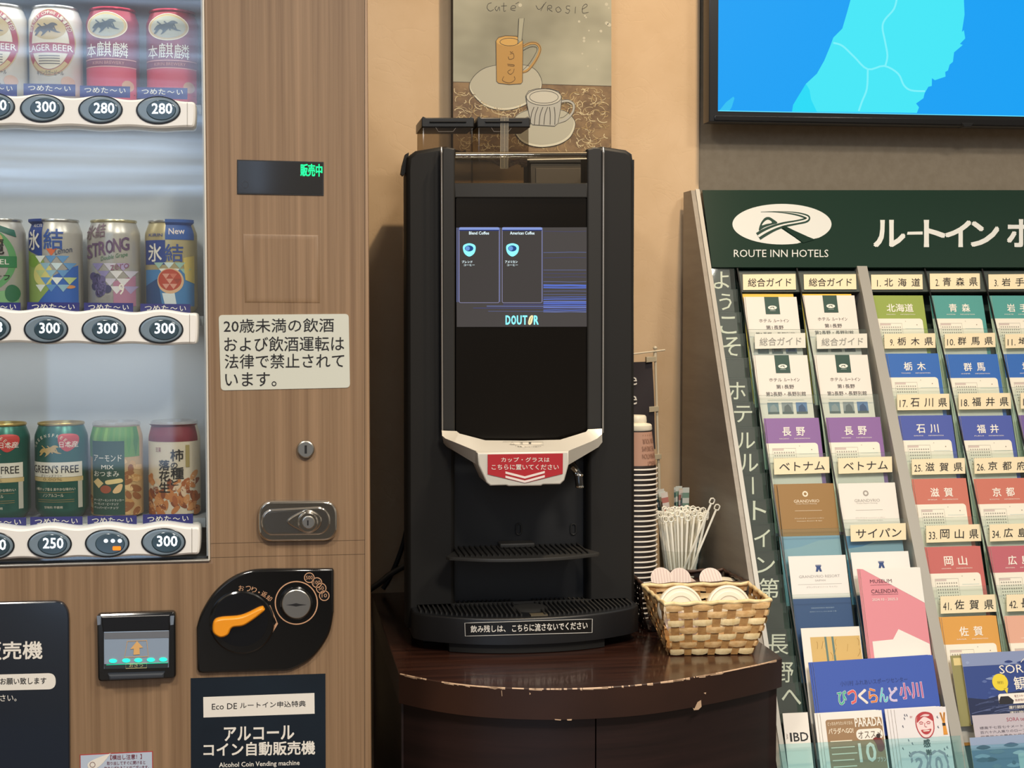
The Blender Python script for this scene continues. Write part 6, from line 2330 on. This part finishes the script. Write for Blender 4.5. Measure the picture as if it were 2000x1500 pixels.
p1, p2 = PR(.012)(1602, 1397), PR(.012)(1722, 1390)
o = leaf(parada, p1.x, 1397, 'brown and cream ski plan leaflet with a large white ten', 'ski plan leaflets', W=(p2 - p1).length, off=0.012, u=1602, tilt=0.012)
for k in range(2):
    behind(o, -0.004 * (k + 1), k + 1, 'ski plan leaflet, %s copy, behind the front one' % NTH[k])


def thanks(mb_, m, hh):
    mb_.rect(0, 0, 1, hh, ink('e2dede'), 0.0002, m)
    rd = ink('b23a40')
    face = smooth([(.42, .14), (.55, .08), (.70, .12), (.72, .25), (.70, .42), (.60, .53), (.48, .52), (.40, .40), (.38, .25)], 4, True)
    mb_.poly(face, ink('ead2d0'), 0.0004, m)
    mb_.stroke(face, .020, rd, 0.0006, m, closed=True)
    mb_.poly(smooth([(.40, .26), (.43, .14), (.55, .07), (.70, .11), (.73, .25), (.63, .19), (.55, .16), (.48, .20)], 3, True), rd, 0.0005, m)
    mb_.poly(smooth([(.47, .16), (.56, .115), (.66, .13), (.62, .155), (.53, .15)], 3, True), ink('e2c8c8'), 0.0007, m)
    for x in (.48, .62):
        mb_.stroke(smooth([(x - .04, .27), (x, .245), (x + .04, .27)], 3), .012, rd, 0.0007, m)
        mb_.stroke([(x - .03, .285), (x + .03, .285)], .012, rd, 0.0007, m)
    mb_.stroke(smooth([(.55, .27), (.54, .33), (.58, .345)], 3), .010, rd, 0.0007, m)
    mb_.poly(smooth([(.46, .39), (.56, .395), (.66, .38), (.62, .45), (.55, .475), (.49, .45)], 3, True), rd, 0.0007, m)
    mb_.poly([(.49, .405), (.63, .40), (.61, .42), (.51, .422)], WHITE, 0.0008, m)
    bkk = ink('26262a')
    mb_.text('感', .47, .56, .60, .70, bkk, 0.0006, m, 0.03)
    mb_.text('謝', .50, .74, .60, .84, bkk, 0.0006, m, 0.03)
    mb_.text('20', .22, .80, .86, 1.25, ink('9a96a4'), 0.0005, m, 0.16)
    mb_.text('20', .22, .80, .86, 1.25, ink('d8d6da'), 0.0007, m, 0.03)
    mb_.text('初めて', .28, .13, .33, .17, rd, 0.0006, m)
    or_ = ink('d8923a')
    mb_.poly([(.86, .10), (.895, .10), (.915, .22), (.935, .10), (.97, .10), (.945, .27), (.965, .50), (.88, .50), (.895, .27)], or_, 0.0006, m)
    mb_.rect(.885, .29, .945, .34, bkk, 0.0008, m)
    mb_.stroke([(.875, .11), (.915, .26), (.955, .11)], .012, ink('5a3a1e'), 0.0007, m)
    r2 = random.Random(6)
    for i in range(22):
        x, y = r2.choice([r2.uniform(.06, .30), r2.uniform(.78, .95)]), r2.uniform(.08, .9)
        if x > .82 and y < .55:
            continue
        mb_.stroke([(x, y), (x + r2.uniform(-.015, .015), y + .02), (x + .01, y + .04)], .016, ink('4a4e62'), 0.0005, m)


p1, p2 = PR(.012)(1747, 1389), PR(.012)(1864, 1383)
o = leaf(thanks, p1.x, 1389, 'white leaflet with a red laughing face in a cap and large twenty', 'red face leaflets', W=CL[1][1] - 0.0032 - p1.x, off=0.012, u=1747, tilt=0.012)
for k in range(3):
    behind(o, -0.0045 * (k + 1), k + 1, 'red face leaflet, %s copy, behind the front one' % NTH[k])
# low front pocket sheet across the lower leaflets
mlow = onplane(leafplane(1395, 1700, 0.012) + N2 * 0.014, N2)


def lowpocket(xa_, xb_, ytop, mp_, depth=0.16):
    p = mp_((xa_ + xb_) / 2, ytop)
    x0, x1 = mp_(xa_, ytop).x, mp_(xb_, ytop).x
    q = lambda x, d, z: Vector((x, p.y, p.z)) - V2 * d + N2 * z
    mb_ = MB()
    vs = [q(x, d, z) for z in (-0.0008, 0.0008) for x, d in ((x0, 0), (x1, 0), (x1, depth), (x0, depth))]
    sheet = clear('acrylic_low%d' % xa_, (0.84, 0.96, 0.97), 0.04, 0.03, 0.05, (160, 215, 218))
    mb_.add(vs, [[0, 1, 2, 3], [7, 6, 5, 4], [3, 2, 6, 7], [0, 3, 7, 4], [1, 2, 6, 5]], sheet, False)
    mb_.add(vs, [[0, 4, 5, 1]], acr_e, False)
    return mb_.build('acrylic_pocket', rack)


lowpocket(1592, 1876, 1443.5, mlow)
lowpocket(1520, 1588, 1452, mlow)


def sora(mb_, m, hh):
    mb_.rect(0, 0, 1, hh, ink('2f4686'), 0.0002, m)
    mb_.rect(0, 0, 1, .10, ink('8290b4'), 0.0004, m)
    r2 = random.Random(12)
    for i in range(50):
        x, y = r2.uniform(.0, .96), r2.uniform(.07, .42)
        a = r2.uniform(.03, .12)
        mb_.poly(smooth([(x, y), (x + a * .5, y - .012), (min(x + a, 1), y), (x + a * .5, y + .010)], 3, True), ink(r2.choice(['7a8cb6', '5468a0', '3a5290', '263a76', '8f9dbe'])), 0.0004 + i * 3e-6, m)
    mb_.poly([(0, .34), (.15, .36), (.34, .32), (.52, .30), (1, .36), (1, hh), (0, hh)], ink('1f2b4e'), 0.0006, m)
    for i in range(26):
        x, y = r2.uniform(.0, .5), r2.uniform(.36, hh - .03)
        mb_.stroke(smooth([(x, y), (x + .08, y - .015), (x + .16, y - .02)], 3), .006, ink(r2.choice(['3f4c74', '56628a', '2a365c'])), 0.0007, m)
    mb_.text('SORA terrace', .30, .105, .92, .17, WHITE, 0.0009, m, 0.0)
    mb_.stroke(smooth([(.49, .09), (.53, .06), (.57, .085), (.61, .09), (.60, .13)], 3), .005, WHITE, 0.0009, m)
    mb_.text('観光プラン', .405, .20, .92, .30, WHITE, 0.0009, m, 0.012)
    ye = ink('e2cc3a')
    mb_.poly(ell(.29, .235, .066, .066, 30), ye, 0.0008, m)
    mb_.poly([(.31, .285), (.35, .28), (.335, .325)], ye, 0.0008, m)
    mb_.text('特別', .265, .225, .315, .25, ink('8a7a2a'), 0.0010, m)
    mb_.poly(rr(.255, .325, .50, .405, .02), WHITE, 0.0008, m)
    mb_.poly(rr(.56, .325, .80, .405, .02), WHITE, 0.0008, m)
    mb_.poly([(.515, .355), (.53, .355), (.53, .342), (.55, .365), (.53, .388), (.53, .375), (.515, .375)], ye, 0.0008, m)
    mb_.poly([(.255, .38), (.275, .345), (.34, .345), (.38, .38), (.37, .405), (.26, .405)], ink('26262c'), 0.0010, m)
    mb_.text('竜王スキー', .39, .338, .48, .358, ink('8a4a4a'), 0.0010, m)
    mb_.text('長野発着', .39, .37, .48, .39, ink('8a4a4a'), 0.0010, m)
    mb_.text('運行期間 2024年12月21日', .33, .42, .70, .445, WHITE, 0.0010, m, 0.008)
    mb_.text('運行時間 9:00-16:30', .33, .462, .66, .48, WHITE, 0.0010, m, 0.006)
    mb_.text('ロープウェイ往復券付', .33, .495, .68, .508, WHITE, 0.0010, m)


def olive(mb_, m, hh):
    mb_.rect(0, 0, 1, hh, ink('8f8a5a'), 0.0002, m)
    mb_.rect(.02, .02, .10, .08, ink('d8c68a'), 0.0004, m)


G = 'mountain tour leaflets'
xo_ = PR(.004)(1876, 1280).x
o = leaf(sora, xo_, 1279, 'dark blue mountain tour leaflet with yellow bubble and white lettering', G, W=0.205, H=0.112, off=0.006, u=1876, tilt=0.012)
leaf(olive, PR(.002)(1857, 1281).x, 1280, 'olive leaflet edge showing behind the dark blue tour leaflet', G, W=0.2, H=0.112, off=0.000, u=1876, tilt=0.012)


def notice(mb_, m, hh):
    mb_.rect(0, 0, 1, hh, ink('b9b2ba'), 0.0002, m)
    mb_.text('SORA terrace', .30, .035, .55, .065, ink('a04a5a'), 0.0005, m)
    for i, t in enumerate(('標高千七百七十メートルの雲海と星空の絶景テラス', '百六十六人乗りのロープウェイで空中散歩をお楽しみ', '四季折々の景色と信州の味覚をご用意しています', 'ご予約はフロントまで')):
        mb_.text(t, .05, .095 + i * .036, (.95 if i < 3 else .45), .118 + i * .036, ink('5a5560'), 0.0005, m)


leaf(notice, PR(.012)(1900, 1400).x, 1400, 'grey notice card with small print under the dark blue leaflet', 'mountain tour leaflets', W=0.19, H=0.05, off=0.010, u=1900, tilt=0.012)


def ropeway(mb_, m, hh):
    mb_.rect(0, 0, 1, hh, ink('5f7698'), 0.0002, m)
    mb_.rect(0, 0, 1, .10, ink('8fa0bc'), 0.0003, m)
    r2 = random.Random(15)
    for i in range(60):
        x, y = r2.uniform(0, .95), r2.uniform(.06, .4)
        a = r2.uniform(.03, .14)
        mb_.poly(smooth([(x, y), (x + a * .5, y - .02), (min(x + a, 1), y), (x + a * .5, y + .015)], 3, True), ink(r2.choice(['8aa0ba', 'a8b8c8', '48607e', '6a7f98', '3a4f6c'])), 0.0004 + i * 3e-6, m)
    mb_.poly(rr(.38, .14, 1, .6, .02), ink('b4c6cc'), 0.0008, m)
    mb_.text('ロープウェイ運行', .43, .165, .85, .205, ink('4a5a68'), 0.0010, m)
    for i in range(4):
        mb_.rect(.42, .24 + i * .045, .92, .258 + i * .045, ink('7a8c98'), 0.0010, m)


leaf(ropeway, PR(.010)(1891, 1446).x, 1445, 'slate blue ropeway leaflet with misty mountains below the notice card', 'mountain tour leaflets', W=0.2, H=0.11, off=0.016, u=1891, tilt=0.012)
lowpocket(1880, 2080, 1452, onplane(leafplane(1446, 1900, 0.016) + N2 * 0.010, N2))

# ------------------------------------------------------------------ narrow column of letter cards
card = mat('letter_card', '3b3b37', 0.45)
letter = ink('e8e2d0')
z8b = lambda x, y: (1360 + x / 3.125, 500 + y / 3.125)
z1b = lambda x, y: (1380 + x / 3.2258, 800 + y / 3.2258)
z2b = lambda x, y: (1440 + x / 3.571, 1120 + y / 3.571)
LET = [('よ', 523, z8b(105, 95), z8b(200, 200)), ('う', 563, z8b(140, 230), z8b(215, 330)), ('こ', 608, z8b(145, 370), z8b(245, 475)), ('そ', 650, z8b(160, 495), z8b(270, 610)), ('', 697, None, None),
       ('ホ', 736, z8b(200, 770), z8b(300, 875)), ('テ', 783, z8b(230, 915), z8b(340, 1015)), ('ル', 832, z1b(195, 145), z1b(305, 245)), ('ル', 876, z1b(210, 280), z1b(325, 390)), ('ー', 923, z1b(286, 425), z1b(299, 533)),
       ('ト', 973, z1b(292, 575), z1b(375, 695)), ('イ', 1021, z1b(300, 755), z1b(400, 865)), ('ン', 1074, z1b(315, 930), z1b(430, 1030)), ('第', 1122, z2b(155, 35), z2b(290, 175)), ('', 1177, None, None),
       ('長', 1228, z2b(215, 425), z2b(355, 565)), ('野', 1281, z2b(270, 620), z2b(390, 760)), ('へ', 1333, z2b(310, 810), z2b(445, 915))]
xl_, xr_ = xs + 0.008, divs[0] - 0.0055
for ch, yt, a, b in LET:
    uu = 1395 + (yt - 523) * .15
    p = pr(uu, yt)
    n3 = Vector((0, -1, 0.30)).normalized()
    v3 = Vector((0, 0.30, 1)).normalized()
    q = lambda x, d, z, p=p: Vector((x, p.y, p.z)) - N1 * 0.004 - v3 * d + n3 * z
    mb = MB()
    D = 0.062
    vs = [q(x, d, z) for z in (-0.0016, -0.0006) for x, d in ((xl_ + .001, .001), (xr_ - .008, .001), (xr_ - .008, D), (xl_ + .001, D))]
    mb.add(vs, [[0, 1, 2, 3], [7, 6, 5, 4], [3, 2, 6, 7], [0, 3, 7, 4], [1, 2, 6, 5], [0, 4, 5, 1]], card, False)
    if ch:
        m3 = onplane(q(xl_, 0, 0), n3)
        if ch == 'ー':
            mb.poly([a, (b[0] - 1, a[1]), b, (b[0] - 3.6, b[1])], letter, 0.0, m3)
        else:
            mb.text(ch, *a, *b, letter, 0.0, m3, 0.006)
    tile = mb.build('letter_card', rack)
    mb = MB()
    vs = [q(x, d, z) for z in (0.0006, 0.0018) for x, d in ((xl_, 0), (xr_, 0), (xr_, D), (xl_, D))]
    mb.add(vs, [[0, 1, 2, 3], [7, 6, 5, 4], [3, 2, 6, 7]], acr_f, False)
    mb.add(vs, [[0, 4, 5, 1], [1, 2, 6, 5]], acr_e, False)
    mb.build('acrylic_front', tile)


def ibd(mb_, m, hh):
    mb_.rect(0, 0, 1, hh, ink('e8e2d8'), 0.0002, m)
    mb_.text('I', .20, .74, .27, 1.06, BLACK, 0.0005, m, 0.02)
    mb_.text('BD', .34, .74, .92, 1.06, BLACK, 0.0005, m, 0.02)
    mb_.text('日本の', .06, .74, .12, .98, ink('7a6a60'), 0.0005, m)


p1, p2 = PR(.012)(1518, 1397), PR(.012)(1582, 1393)
leaf(ibd, xs + 0.0085, 1397, 'white booklet with black capitals at the foot of the letter column', 'booklets in the letter column', W=divs[0] - 0.0065 - xs - 0.0085, off=0.012, u=1518, name='booklet')
